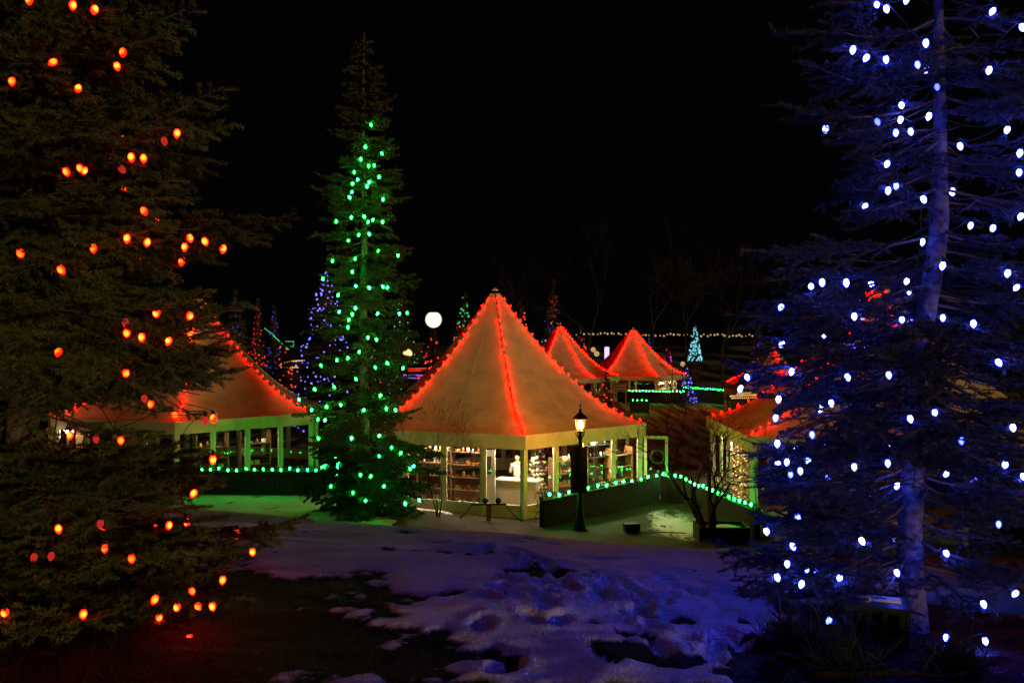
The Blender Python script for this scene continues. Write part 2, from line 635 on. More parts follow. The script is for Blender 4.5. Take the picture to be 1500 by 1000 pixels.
while z < 10.2:
    row = HY + F * (CZ - z) / 5.7
    for k in range(5):
        a = rnd.uniform(0, 2 * PI)
        L = 1.2 * (1 - (z - 4) / 12) * rnd.uniform(.55, 1.05)
        dv = Vector((math.cos(a), math.sin(a), 0))
        front = dv.y < -.6
        if front and (180 < row < 460 or 660 < row): continue
        if front: L *= .7
        tip = btr(z) + dv * L + Vector((0, 0, -.1 * L))
        if tip.y < 4.55: continue
        con.limb(btr(z), tip, .05, .010, .26, .42, keep=.95)
    if 370 < row < 820:
        for k in range(5):
            a = rnd.choice((rnd.uniform(.25, 1.5), rnd.uniform(1.6, 2.9)))
            tip = btr(z) + Vector((math.cos(a), math.sin(a), rnd.uniform(-.22, .05))) * rnd.uniform(.8, 1.35)
            con.limb(btr(z + rnd.uniform(-.05, .1)), tip, .05, .010, .2, .5)
    a = rnd.uniform(0, 2 * PI)
    con.limb(btr(z + .08), btr(z + .08) + Vector((math.cos(a), math.sin(a), rnd.uniform(-.3, .1))) * .7, .1, .007, .25, .35, keep=.6, needles=False)
    z += .2
for i in range(20):
    px, py = rnd.uniform(1290, 1420), 470 + 215 * i / 19
    tip = P(px, py, rnd.uniform(4.9, 5.2))
    con.limb(btr(tip.z + rnd.uniform(.02, .15)), tip, .05, .010, .2, .5)
for i in range(16):
    tip = P(rnd.uniform(1450, 1560), 470 + 190 * i / 15, rnd.uniform(5.4, 6.2))
    con.limb(btr(tip.z + rnd.uniform(.02, .15)), tip, .05, .010, .18, .5)
zs = [BT.z - .1 + i * .16 for i in range(44)]
finish_tree(con, bt, M['blue_n'], [btr(q) for q in zs], [max(.012, lerp_table([(3.5, .09), (4.1, .082), (4.55, .077), (5.3, .066), (5.8, .06), (6.3, .063), (6.8, .045), (7.4, .034), (9, .02), (12, .012)], q)) for q in zs], 'blue', 4, [(1010, 600, 1112, 760, .9), (1166, 592, 1228, 622, .85), (1240, 540, 1300, 575, .5), (1380, 486, 1460, 580, .75), (1385, 580, 1440, 625, .7), (1270, 425, 1310, 455, .6), (1130, 505, 1175, 575, .6), (1290, 620, 1330, 668, .6), (1210, 690, 1250, 740, .5)])
BTW = list(con.tw)

# ---- tall green-lit spruce in the middle distance
GT = Vector((-4.15, 24.0, 0)); GT.z = gz(GT.x, GT.y) - .05
gt = empty('spruce_tree', GT, 'tall slim spruce wound with green bulbs beside the big central tent', 'tree', 'spruce trees wound with lights')
con = Conifer(45, .11, .095, .026, 150, True, .13)
HT = 13.4
GW = [(0, 1.0), (.05, 2.0), (.12, 2.2), (.2, 1.85), (.3, 1.62), (.45, 1.58), (.58, 1.38), (.66, 1.15), (.76, .95), (.86, .68), (.93, .42), (1.0, .05)]
h = .35
while h < HT - .12:
    w = lerp_table(GW, h / HT)
    for k in range(6 if h < 11 else 5):
        a = rnd.uniform(0, 2 * PI)
        L = w * rnd.uniform(.62, 1.2)
        rise = -.30 if h < 3 else (-.12 if h < 8 else .12)
        dv = Vector((math.cos(a), math.sin(a), rise + rnd.uniform(-.08, .08)))
        b = GT + Vector((0, 0, h))
        con.limb(b, b + dv * L, .06, .022, .12, .38, mn=.18)
    h += .30 if h < 9 else .24
con.tw.append((GT + Vector((0, 0, HT - .7)), GT + Vector((0, 0, HT)), .5))
zs = [i / 14 * HT for i in range(15)]
finish_tree(con, gt, M['green_n'], [GT + Vector((.02 * math.sin(q), 0, q)) for q in zs], [.17 * (1 - i / 14.6) + .01 for i in range(15)], 'green', 5)

# ------------------------------------------------------------------ light strings
LB = .066
PROF = [(.008, 0), (.0135, -.004), (.019, -.014), (.0225, -.026), (.0215, -.038), (.0165, -.050), (.009, -.060), (.001, -LB)]
mb = MB().lathe([(r, z) for r, z in reversed(PROF)], n=12)
_tmp = {}


def proto_bulb(m, scale=1.0, low=False):
    key = (m.name, scale, low)
    if key not in _tmp:
        b = MB()
        pr = [(.005, -LB), (.017, -.048), (.0225, -.03), (.016, -.008), (.008, 0)] if low else list(reversed(PROF))
        b.lathe([(r * scale, z * scale) for r, z in pr], n=6 if low else 12)
        me = bpy.data.meshes.new('bulb')
        me.from_pydata(b.v, [], b.f)
        me.polygons.foreach_set('use_smooth', [True] * len(b.f))
        me.materials.append(m)
        s = MB().lathe([(.011 * scale, -.002 * scale), (.0125 * scale, .006 * scale), (.0125 * scale, .026 * scale), (.006 * scale, .034 * scale)], n=8)
        ms = bpy.data.meshes.new('socket')
        ms.from_pydata(s.v, [], s.f)
        ms.materials.append(M['wire'])
        _tmp[key] = (me, ms)
    return _tmp[key]


def light_string(label, pts, m, scale=1.0, tilt=.35, sockets=True, low=False, group=None, wire=None, wr=.003, mats=None, name='string_lights'):
    root = empty(name, pts[0], label, 'string lights', group)
    if wire is not None:
        MB().tube(wire, wr, 4, cap=False).build('wire', M['wire'], root)
    for i, p in enumerate(pts):
        mm = mats[i] if mats else m
        me, ms = proto_bulb(mm, scale, low)
        o = bpy.data.objects.new('bulb', me)
        COL.objects.link(o)
        o.parent = root
        o.location = Vector(p) - root.location
        o.rotation_euler = (rnd.gauss(0, tilt), rnd.gauss(0, tilt), rnd.uniform(-.6, .6))
        if sockets:
            s = bpy.data.objects.new('socket', ms)
            COL.objects.link(s)
            s.parent = o
    return root


def chain(pts):
    left = list(range(len(pts)))
    left.sort(key=lambda i: pts[i].z)
    out = [left.pop(0)]
    while left:
        c = pts[out[-1]]
        j = min(left, key=lambda i: (pts[i] - c).length + .8 * abs(pts[i].z - c.z))
        left.remove(j)
        out.append(j)
    return [pts[i] for i in out]


def tree_wire(pts, axis, pull, up):
    w = []
    for a, b in zip(pts, pts[1:]):
        w.append(a + Vector((0, 0, up)))
        L = (b - a).length
        for t in (.25, .5, .75):
            q = a.lerp(b, t)
            c = axis(q.z)
            q = q.lerp(c, pull * math.sin(PI * t) * min(1, L * 1.2))
            q.z -= .04 * math.sin(PI * t) * min(1, L)
            w.append(q)
    w.append(pts[-1] + Vector((0, 0, up)))
    return w


RED = [(43, 2), (107, 9), (140, 18), (181, 79), (170, 99), (83, 96), (17, 120), (116, 133), (260, 197), (239, 208), (192, 232), (210, 234),
       (175, 250), (115, 248), (124, 251), (95, 253), (209, 312), (187, 351), (216, 356), (271, 363), (277, 350), (298, 355), (137, 365), (28, 373), (86, 397),
       (229, 460), (184, 474), (186, 489), (208, 495), (280, 464), (279, 490), (249, 501), (88, 518), (185, 548), (222, 593), (210, 585), (301, 617),
       (103, 638), (140, 644), (176, 646), (312, 674), (287, 724), (84, 776), (248, 770), (153, 804), (192, 819), (51, 817), (76, 815), (369, 809),
       (327, 850), (230, 879), (279, 867), (260, 891), (287, 890), (310, 889), (233, 906), (277, 936), (123, 900), (7, 900), (148, 768)]
DIM = {(51, 817), (184, 474), (148, 768), (301, 617), (175, 250), (239, 208), (76, 815), (140, 644), (210, 585)}
pts = []
dim = []
for px, py in RED:
    d = surface_depth('red', px, py, 7, 5.0, 5.4, 4.15) - .035
    p = P(px, py, d)
    p.z += LB * .45
    dim.append(tuple(p)) if (px, py) in DIM else None
    pts.append(p)
dimset = set(dim)
pts = chain(pts)
light_string('string of big red glowing bulbs in the left foreground spruce', pts, E['red'], .82, .25,
             wire=tree_wire(pts, ltr, .45, .03), mats=[E['dimred'] if tuple(p) in dimset else E['red'] for p in pts])

BLUE = [(1283, 10), (1297, 15), (1329, 2), (1250, 75), (1272, 87), (1297, 89), (1356, 65), (1343, 97), (1372, 130), (1320, 157), (1283, 181), (1320, 177),
        (1312, 197), (1333, 195), (1362, 172), (1405, 216), (1301, 243), (1301, 281), (1312, 275), (1351, 294), (1493, 255), (1495, 226), (1457, 19), (1450, 105),
        (1496, 42), (1477, 192), (1423, 332), (1456, 336), (1497, 319), (1352, 356), (1382, 391), (1239, 416), (1330, 414), (1477, 402), (1492, 424), (1188, 423),
        (1204, 416), (1251, 465), (1321, 471), (1381, 467), (1426, 476), (1093, 555), (1161, 546), (1240, 554), (1301, 551), (1460, 533), (1141, 586), (1137, 614),
        (1217, 592), (1189, 638), (1369, 606), (1332, 615), (1408, 647), (1483, 628), (1153, 678), (1158, 697), (1172, 691), (1300, 680), (1315, 713), (1388, 697),
        (1473, 683), (1497, 700), (1260, 794), (1463, 769), (1384, 812), (1139, 651), (1251, 685), (1153, 827), (1137, 847), (1176, 857), (1231, 849), (1312, 840),
        (1491, 872), (1439, 886), (1217, 911), (1387, 935), (1442, 940)]
pts = []
for px, py in BLUE:
    d = surface_depth('blue', px, py, 6, 5.35, 5.6, 4.6) - .03
    p = P(px, py, d)
    p.z += LB * .45
    pts.append(p)
pts = chain(pts)
light_string('string of bright blue white bulbs in the right foreground spruce', pts, E['blue'], .74, .3, wire=tree_wire(pts, btr, .35, .03))

def far_side(tw, trunk, n, seed, ok):
    r = random.Random(seed)
    out = []
    for t in sorted(tw, key=lambda a: r.random()):
        e = t[1]
        c = trunk(e.z)
        d = Vector((e.x - c.x, e.y - c.y, 0))
        if d.length < .45 or not ok(d, e): continue
        if any((e - q).length < .22 for q in out): continue
        out.append(e + d.normalized() * .05 + Vector((0, 0, .0)))
        if len(out) >= n: break
    return chain(out)


fs = far_side(BTW, btr, 40, 4, lambda d, e: d.y > .12 and d.x < .5 and e.z < 8.2)  # unseen bulbs added behind the tree so blue reaches the snow
light_string('blue bulbs wound round the far side of the right foreground spruce', fs, E['blue'], .92, .3, wire=tree_wire(fs, btr, .35, .03))
fs = far_side(RTW, ltr, 24, 5, lambda d, e: d.y > .15 and d.x > .2 and e.z < 7.0)  # added out of sight to spill red over the snow beyond
light_string('red bulbs wound round the far side of the left foreground spruce', fs, E['red'], 1.0, .3, wire=tree_wire(fs, ltr, .4, .03))

GREEN = [(543, 181), (535, 213), (528, 231), (558, 223), (540, 241), (548, 240), (519, 250), (555, 257), (524, 261), (517, 267), (541, 265), (538, 271), (517, 280),
         (511, 287), (561, 290), (515, 316), (493, 322), (533, 315), (547, 320), (540, 323), (560, 323), (526, 342), (540, 341), (511, 351), (555, 366), (583, 372),
         (521, 377), (487, 380), (516, 396), (473, 406), (520, 417), (540, 419), (560, 418), (568, 419), (496, 430), (521, 449), (516, 458), (512, 466), (509, 477),
         (498, 455), (554, 457), (585, 457), (596, 456), (539, 492), (551, 495), (526, 513), (510, 522), (494, 525), (469, 533), (549, 536), (566, 530), (591, 537),
         (520, 553), (460, 568), (488, 565), (437, 583), (478, 593), (498, 591), (457, 598), (533, 599), (466, 612), (477, 613), (466, 640), (557, 636), (515, 639),
         (574, 653), (588, 661), (555, 666), (600, 684), (607, 681), (528, 693), (544, 695), (517, 719), (536, 731), (593, 735), (613, 731), (563, 710), (485, 710),
         (558, 577), (566, 596), (579, 598)]
pts = []
for px, py in GREEN:
    d = surface_depth('green', px, py, 5, 23.2, 23.9, 21.9) - .05
    pts.append(P(px, py, d))
pts = chain(pts)
light_string('string of green bulbs wound up the tall slim spruce', pts, E['green'], 1.45, .3, False,
             wire=tree_wire(pts, lambda z: Vector((GT.x, GT.y, z)), .3, .02), wr=.006)


# ------------------------------------------------------------------ tents
def tent_dirs(c, alpha, n=6):
    a = math.atan2(c.x, c.y)
    vd = Vector((math.sin(a), math.cos(a), 0))
    rt = Vector((math.cos(a), -math.sin(a), 0))
    out = []
    for k in range(n):
        th = math.radians(alpha + k * 360 / n)
        out.append(-vd * math.cos(th) + rt * math.sin(th))
    return out


def roof_h(t, hs):
    return hs * (1 - t) ** 1.6


def make_tent(label, c, R, alpha, eave=2.6, apex=7.3, bays=4, vd=.44, ridges=(0, 1, 5), strings=None, nb=21, low=True, wallr=.96, sill=.42, bulb=1.15, doors=(), fac=8):
    c = Vector(c)
    root = empty('festival_tent', c, label, 'tent', 'peaked canvas tents')
    D = tent_dirs(c, alpha)
    N = 14
    hs = apex - eave
    up = Vector((0, 0, 1))
    ts = [.03 + .97 * (i / N) ** 1.15 for i in range(N + 1)]
    mb = MB()
    for k in range(6):
        a, b = D[k], D[(k + 1) % 6]
        vs, fs = [], []
        for i, t in enumerate(ts):
            for j in range(fac + 1):
                u = j / fac
                q = c + (a * (1 - u) + b * u) * (R * t) + up * (eave + roof_h(t, hs))
                q.z -= .10 * math.sin(PI * u) * t ** 1.5 * (1 - t * .7) + .0
                vs.append(q)
        w = fac + 1
        for i in range(N):
            for j in range(fac):
                fs.append((i * w + j, i * w + j + 1, (i + 1) * w + j + 1, (i + 1) * w + j))
        mb.add(vs, fs)
    mb.build('roof', M['canvas'], root, True)
    for k in range(6):
        for u in (0, .5):
            a, b = D[k], D[(k + 1) % 6]
            dd = a * (1 - u) + b * u
            q = [c + dd * (R * t) + up * (eave + roof_h(t, hs) + .006 - (.10 * t ** 1.5 * (1 - t * .7) if u else 0)) for t in ts]
            MB().tube(q, .022 if u == 0 else .011, 5, cap=False).build('roof_seam', M['valance'], root, True)
    # valance
    mb = MB()
    for k in range(6):
        a, b = D[k], D[(k + 1) % 6]
        nrm = ((a + b) / 2).normalized()
        vs, fs = [], []
        J = 24
        ph = rnd.uniform(0, 6)
        for i in range(5):
            f = i / 4
            for j in range(J + 1):
                u = j / J
                q = c + (a * (1 - u) + b * u) * (R * 1.004) + up * (eave - vd * f + .004)
                wv = math.sin(u * 23 + ph + f * 2.0) + .6 * math.sin(u * 51 + ph * 2 - f * 3)
                q += nrm * ((.02 * wv) * f * math.sin(PI * u) ** .5 - .03 * f)
                vs.append(q)
        w = J + 1
        for i in range(4):
            for j in range(J):
                fs.append((i * w + j, (i + 1) * w + j, (i + 1) * w + j + 1, i * w + j + 1))
        mb.add(vs, fs)
    mb.build('valance', M['valance'], root, True)
    mb = MB()
    mb.lathe([(.10, 0), (.13, .03), (.06, .08), (.02, .12)], tuple(c + up * (apex - .03 - hs * .02)), 10)
    mb.build('peak_cap', M['valance'], root, True)
    # walls
    Rw = R * wallr
    for k in range(6):
        a, b = c + D[k] * Rw, c + D[(k + 1) % 6] * Rw
        e = b - a
        L = e.length
        eu = e.normalized()
        rz = math.atan2(eu.y, eu.x)
        top = eave - .02
        MB().box(a + up * (top / 2), (.15, .15, top), rz).build('corner_post', M['white'], root)
        for s in range(1, bays):
            q = a + e * (s / bays)
            MB().box(q + up * (top / 2), (.11, .09, top), rz).build('post', M['white'], root)
        for s in range(bays):
            q0 = a + e * (s / bays) + eu * (.08 if s == 0 else .06)
            q1 = a + e * ((s + 1) / bays) - eu * (.08 if s == bays - 1 else .06)
            m = (q0 + q1) / 2
            wd = (q1 - q0).length
            MB().box(m + up * (sill / 2), (wd, .05, sill - .004), rz).build('kick_panel', M['panel'], root)
            fr = MB()
            zt = eave - .1
            fr.box(m + up * (sill + .025), (wd, .06, .05), rz)
            fr.box(m + up * (zt - .025), (wd, .06, .05), rz)
            for qq, sg in ((q0, 1), (q1, -1)):
                fr.box(qq + eu * (sg * .02) + up * ((sill + zt) / 2), (.04, .055, zt - sill - .104), rz)
            f = fr.build('window', M['white'], root)
            MB().box(m + up * ((sill + zt) / 2), (wd - .084, .012, zt - sill - .106), rz).build('pane', M['glass'], f)
    MB().lathe([(R * .93, .0), (R * .93, .06)], tuple(c - up * .02), 6).build('floor', M['wood'], root)
    # ridge strings
    for r_i, lab in zip(ridges, strings or []):
        pts, wire = [], []
        for i in range(nb * 2 + 1):
            t = .05 + .94 * i / (nb * 2)
            # even spacing along the ridge
            q = c + D[r_i] * (R * t) + up * (eave + roof_h(t, hs))
            wire.append(q + up * .06)
        seg = [0]
        for a, b in zip(wire, wire[1:]): seg.append(seg[-1] + (b - a).length)
        for i in range(nb):
            s = seg[-1] * (i + .5) / nb
            j = max(k for k in range(len(seg)) if seg[k] <= s)
            j = min(j, len(wire) - 2)
            q = wire[j].lerp(wire[j + 1], (s - seg[j]) / (seg[j + 1] - seg[j]))
            pts.append(q + up * .045 + Vector((rnd.uniform(-.03, .03), rnd.uniform(-.03, .03), rnd.uniform(-.015, .02))))
        light_string(lab, pts, E['tentred'], bulb, .2, False, low, 'red light strings on tent ridges', wire, .006)
    return root, c, D, Rw


MC = Vector((-.615, 30.9, 0))
main, mc, mD, mRw = make_tent('largest cream canvas tent at the centre with glowing red ridges and glass walls', MC, 5.47, 9.6,
                              strings=['red lights down the front ridge of the central tent', 'red lights down the right edge ridge of the central tent',
                                       'red lights down the left edge ridge of the central tent'], low=False)
LC = Vector((-12.8, 35, -.03))
lt, lc, lD, lRw = make_tent('cream canvas tent behind the left foreground spruce with red ridge lights', LC, 5.47, -8,
                            strings=['red lights down the front ridge of the left tent', 'red lights down the right ridge of the left tent',
                                     'red lights down the left ridge of the left tent'])
RC = Vector((11.85, 27.6, .08))
rtt, rc, rD, rRw = make_tent('cream canvas tent behind the right foreground spruce and the bare shrub', RC, 5.75, -38,
                             strings=['red lights down the front left ridge of the right tent', 'red lights down the front right ridge of the right tent',
                                      'red lights down the far left ridge of the right tent'])
T2 = Vector((4.45, 80, -.68))
make_tent('far tent just right of the central roof with one corner hidden', T2, 5.6, 34, apex=7.35, eave=2.45, bays=2,
          strings=['red lights down the front ridge of the first far tent', 'red lights down the right ridge of the first far tent', 'red lights down the left ridge of the first far tent'], nb=22, bulb=2.0, fac=4)
T3 = Vector((12.4, 88, -.8))
make_tent('farthest whole tent with pale lit shop front under red ridges', T3, 5.6, 26, apex=7.15, eave=2.35, bays=2,
          strings=['red lights down the right front ridge of the farthest whole tent', 'red lights down the right edge of the farthest whole tent', 'red lights down the left front ridge of the farthest whole tent'], nb=22, bulb=2.2, fac=4)
T6 = Vector((18.9, 62, -.6))
make_tent('small half hidden tent behind the right tent roof', T6, 3.6, 20, apex=5.3, eave=2.3, bays=2, ridges=(0,),
          strings=['red lights on the small half hidden tent'], nb=14, bulb=1.6, fac=4)


def door_leaf(label, hinge, ang, parts_mat, wd=.95, h=2.15):
    root = empty('glass_door', hinge, label, 'door', 'open glass doors')
    hinge = Vector(hinge)
    u = Vector((math.cos(ang), math.sin(ang), 0))
    fr = MB()
    for s in (.05, wd - .05): fr.box(hinge + u * s + Vector((0, 0, h / 2)), (.1, .05, h), ang)
    for zz in (.08, h - .05): fr.box(hinge + u * (wd / 2) + Vector((0, 0, zz)), (wd - .2, .045, .1), ang)
    fr.build('frame', parts_mat, root)
    MB().box(hinge + u * (wd / 2) + Vector((0, 0, h / 2)), (wd - .2, .012, h - .2), ang).build('pane', M['glass'], root)
    MB().tube([hinge + u * (wd - .12) + Vector((.03, -.05, .95)), hinge + u * (wd - .12) + Vector((.03, -.05, 1.2))], .015, 6).build('handle', M['black'], root)
    return root


bcorner = mc + mD[1] * (mRw + .12)
door_leaf('open white glass door at the right corner of the central tent', Vector((bcorner.x + .02, bcorner.y - .05, .03)), math.radians(-12), M['white'], .8)
lb = lc + lD[1] * (lRw + .15)
door_leaf('open white glass door at the right corner of the left tent', Vector((lb.x + .05, lb.y - .1, 0)), math.radians(-8), M['white'], 1.3, 2.5)
wr = MB()
wc = bcorner + Vector((.45, -.2, 1.5))
wr.tube([wc + Vector((.22 * math.cos(t), -.03, .22 * math.sin(t))) for t in [i * 2 * PI / 14 for i in range(15)]], .05, 6)
wr.build('wreath', M['leaf'], None, True, origin=wc, label='round wreath hung on the open door of the central tent', cat='wreath')


# ------------------------------------------------------------------ interiors
def frame_at(corner_a, corner_b, u, depth):
    """point inside a wall: u along the wall, depth metres inside"""
    e = corner_b - corner_a
    n = Vector((-e.y, e.x, 0)).normalized()
    if n.dot(mc - corner_a) < 0: n = -n
    q = corner_a + e * u + n * depth
    return Vector((q.x, q.y, .045)), math.atan2(e.y, e.x)


mA, mB_, mC_ = mc + mD[0] * mRw, mc + mD[1] * mRw, mc + mD[5] * mRw
goods_m = [mat('goods_' + n, c, .5) for n, c in (('cream', (.75, .68, .5)), ('white', (.8, .8, .78)), ('rust', (.4, .12, .05)), ('black', (.02, .02, .02)), ('teal', (.05, .2, .16)),
                                                   ('gold', (.6, .38, .08)), ('rose', (.6, .12, .2)), ('brown', (.14, .07, .04)))]


def shelf_unit(label, base, rz, w, levels, m, group='display shelves in the central tent', h=1.95):
    root = empty('display_shelf', base, label, 'shelf', group)
    u = Vector((math.cos(rz), math.sin(rz), 0))
    up = Vector((0, 0, 1))
    for s in (-w / 2, w / 2): MB().box(Vector(base) + u * s + up * h / 2, (.05, .34, h), rz).build('upright', m, root)
    for zz in levels: MB().box(Vector(base) + up * zz, (w - .052, .32, .03), rz).build('shelf_board', m, root)
    return root


gid = [0]
COLN = ['cream', 'white', 'rust red', 'black', 'teal', 'gold', 'rose', 'brown']


def goods_item(p, size, kind, mi, where):
    p = Vector(p)
    kinds = ['box', 'jar', 'bowl', 'vase']
    b = MB()
    if kind == 0:
        rz = rnd.uniform(-.3, .3)
        b.box(p + Vector((0, 0, size * .4)), (size, size * .7, size * .8), rz)
        b.box(p + Vector((0, 0, size * .84)), (size * 1.06, size * .76, size * .08), rz)
    elif kind == 1:
        b.lathe([(size * .36, 0), (size * .42, size * .1), (size * .42, size * .7), (size * .28, size * .85), (size * .3, size * 1.05)], p, 10)
    elif kind == 2:
        b.lathe([(size * .2, 0), (size * .45, size * .2), (size * .58, size * .45), (size * .52, size * .45)], p, 10)
    else:
        b.lathe([(size * .22, 0), (size * .4, size * .35), (size * .3, size * .8), (size * .14, size * 1.05), (size * .2, size * 1.3)], p, 10)
    gid[0] += 1
    b.build(kinds[kind], goods_m[mi], None, kind != 0, origin=p, label='small %s %s among the goods on %s' % (COLN[mi], kinds[kind], where), cat=kinds[kind],
            group='%s %s goods on %s' % (COLN[mi], kinds[kind], where))


def stock(base, rz, w, levels, where, n=6, pal=(0, 1, 2, 3, 5, 7), gap=.28):
    u = Vector((math.cos(rz), math.sin(rz), 0))
    for zz in levels:
        for i in range(n):
            s = (i + .5) / n * (w - .16) - (w - .16) / 2
            sz = min((w - .16) / n * .82, .2) * rnd.uniform(.75, 1)
            goods_item(Vector(base) + u * s + Vector((0, 0, zz + .016)), sz, rnd.randrange(4), rnd.choice(pal), where)


lv = [.25, .65, 1.05, 1.45, 1.85]
q, rz = frame_at(mA, mC_, .385, .75)
shelf_unit('white shelf behind the left front window of the central tent', q, rz, 1.25, lv, M['wood']); stock(q, rz, 1.25, lv, 'the left window shelf', 6)
q, rz = frame_at(mA, mC_, .62, .8)
shelf_unit('brown shelf behind the second left window near the green lit spruce', q, rz, 1.2, lv, M['wood']); stock(q, rz, 1.2, lv, 'the shelf near the green lit spruce', 5)
q, rz = frame_at(mA, mB_, .47, .8)
shelf_unit('shelf of dark goods behind the lamp post banner', q, rz, 1.1, lv[:4], M['wood'], h=1.6); stock(q, rz, 1.1, lv[:4], 'the shelf behind the lamp post', 5, (0, 1, 4, 7))
q, rz = frame_at(mA, mB_, .735, .75)
shelf_unit('tall shelf of mixed goods in the third right window', q, rz, 1.2, lv, M['darkwood']); stock(q, rz, 1.2, lv, 'the shelf in the third right window', 6, (0, 1, 3, 4, 7, 7))
q, rz = frame_at(mA, mB_, .93, .6)
shelf_unit('shelf near the open door of the central tent', q, rz, 1.0, lv[:4], M['orangewood'], h=1.7); stock(q, rz, 1.0, lv[:4], 'the shelf near the open door', 4, (0, 5, 7, 3))

# counter with tablet top, seller behind it
q, rz = frame_at(mA, mC_, .10, 1.0)
ct = empty('sales_counter', q, 'cream sales counter with pale top just inside the front corner window', 'counter')
MB().box(q + Vector((0, 0, .5)), (1.3, .5, .98), rz).build('body', M['panel'], ct)
MB().box(q + Vector((0, 0, 1.015)), (1.4, .6, .045), rz).build('top', M['white'], ct)
q2, _ = frame_at(mA, mC_, .255, .55)
MB().box(q2 + Vector((0, 0, 1.0)), (.42, .06, 1.96), rz).box(q2 + Vector((-.02, -.034, 1.5)), (.2, .012, .55), rz, 1).build(
    'notice_board', [M['panel'], M['cloth_d']], None, origin=q2, label='tall cream panel with a dark picture left of the counter', cat='notice board')


def skin_mesh(name, verts, edges, radii, m, parent, rootv=0, sub=2):
    o0 = WL[parent.name] if parent else Vector((0, 0, 0))
    me = bpy.data.meshes.new(name)
    me.from_pydata([tuple(Vector(v)) for v in verts], edges, [])
    me.materials.append(m)
    o = bpy.data.objects.new(name, me)
    COL.objects.link(o)
    if parent: o.parent = parent
    md = o.modifiers.new('skin', 'SKIN')
    md.use_smooth_shade = True
    for i, r in enumerate(radii):
        sv = me.skin_vertices[0].data[i]
        sv.radius = r if isinstance(r, tuple) else (r, r)
        sv.use_root = (i == rootv)
    s = o.modifiers.new('sub', 'SUBSURF')
    s.levels = s.render_levels = sub
    WL[o.name] = Vector(o0)
    return o


def person(loc, yaw, label):
    root = empty('person', loc, label, 'person')
    root.rotation_euler = (0, 0, yaw)
    V, Ed, Rr = [], [], []

    def v(p, r, prev=None):
        V.append(p); Rr.append(r)
        if prev is not None: Ed.append((prev, len(V) - 1))
        return len(V) - 1
    pel = v((0, 0, .95), (.14, .10))
    w = v((0, -.02, 1.1), (.125, .09), pel)
    ch = v((0, -.05, 1.28), (.15, .10), w)
    sh = v((0, -.07, 1.40), (.12, .08), ch)
    nk = v((0, -.09, 1.47), .05, sh)
    hd0 = v((0, -.11, 1.53), (.062, .075), nk)
    hd1 = v((0, -.12, 1.61), (.075, .09), hd0)
    v((0, -.11, 1.68), (.055, .065), hd1)
    nose = v((0, -.215, 1.585), .012, hd1)
    for s in (-1, 1):
        v((s * .08, -.11, 1.59), .014, hd1)          # ears
        a = v((s * .17, -.06, 1.38), .055, sh)
        b = v((s * .22, -.10, 1.14), .042, a)
        c = v((s * .17, -.32, 1.10), .032, b)
        pm = v((s * .15, -.40, 1.09), (.03, .02), c)
        for k, (dx, ln) in enumerate(((-.028, .065), (-.01, .08), (.009, .075), (.027, .06))):
            f1 = v((s * .15 + dx, -.44, 1.085), .009, pm)
            v((s * .15 + dx * 1.1, -.44 - ln * .7, 1.07), .007, f1)
        t1 = v((s * .15 - s * .035, -.395, 1.085), .011, pm)
        v((s * .15 - s * .055, -.435, 1.075), .008, t1)
        h1 = v((s * .09, 0, .86), .085, pel)
        kn = v((s * .10, -.01, .48), .06, h1)
        an = v((s * .10, .02, .09), .04, kn)
        v((s * .11, -.13, .04), (.04, .03), an)
    skin_mesh('body', V, Ed, Rr, M['skin'], root)
    sv, se, sr = [(0, 0, .93), (0, -.02, 1.1), (0, -.05, 1.28), (0, -.07, 1.41)], [(0, 1), (1, 2), (2, 3)], [(.165, .125), (.15, .11), (.172, .12), (.13, .09)]
    for s in (-1, 1):
        i = len(sv)
        sv += [(s * .175, -.06, 1.385), (s * .225, -.10, 1.15), (s * .185, -.26, 1.11)]
        se += [(3, i), (i, i + 1), (i + 1, i + 2)]
        sr += [.068, .055, .045]
    skin_mesh('shirt', sv, se, sr, M['cloth_w'], root)
    pv, pe, pr = [(0, 0, .95)], [], [(.155, .115)]
    for s in (-1, 1):
        i = len(pv)
        pv += [(s * .09, 0, .84), (s * .10, -.01, .48), (s * .10, .02, .1)]
        pe += [(0, i), (i, i + 1), (i + 1, i + 2)]
        pr += [.1, .075, .06]
    skin_mesh('trousers', pv, pe, pr, M['cloth_d'], root)
    b = MB()
    b.ball((0, -.085, 1.625), .105, 12, 8)
    b.tube([(0, -.03, 1.62), (0, .0, 1.5), (0, .02, 1.34)], [.085, .085, .05], 8)
    b.build('hair', M['hair'], root, True, origin=(0, 0, 0))
    root.children[-1].location = (0, 0, 0)
    return root


q, rz = frame_at(mA, mC_, .145, 1.62)
person(q + Vector((0, 0, -.0)), rz + .5, 'person in a white top with long brown hair standing behind the counter')


def bauble_tree(loc, h, label, m, cols, nbl, seed, glabel):
    loc = Vector(loc)
    r = random.Random(seed)
    root = empty('decorated_tree', loc, label, 'christmas tree', 'decorated trees in the central tent')
    c = Conifer(seed, .16, .06, .012, 50, False)
    z = .3
    while z < h - .1:
        for k in range(7):
            a = r.uniform(0, 2 * PI)
            L = .52 * (1 - z / h) + .06
            b = loc + Vector((0, 0, z))
            c.limb(b, b + Vector((math.cos(a) * L, math.sin(a) * L, -.05)), .02, .008, .05, .4)
        z += .13
    MB().tube([loc, loc + Vector((0, 0, h))], [.035, .008], 6).build('trunk', M['wood'], root)
    V, T = c.needles()
    tris_object('crown', V, T, m, root)
    for i in range(nbl):
        z = r.uniform(.3, h - .15)
        a = r.uniform(0, 2 * PI)
        L = (.5 * (1 - z / h) + .05)
        MB().ball(loc + Vector((math.cos(a) * L, math.sin(a) * L, z)), .045, 8, 6).build('bauble', goods_m[r.choice(cols)], root, True)


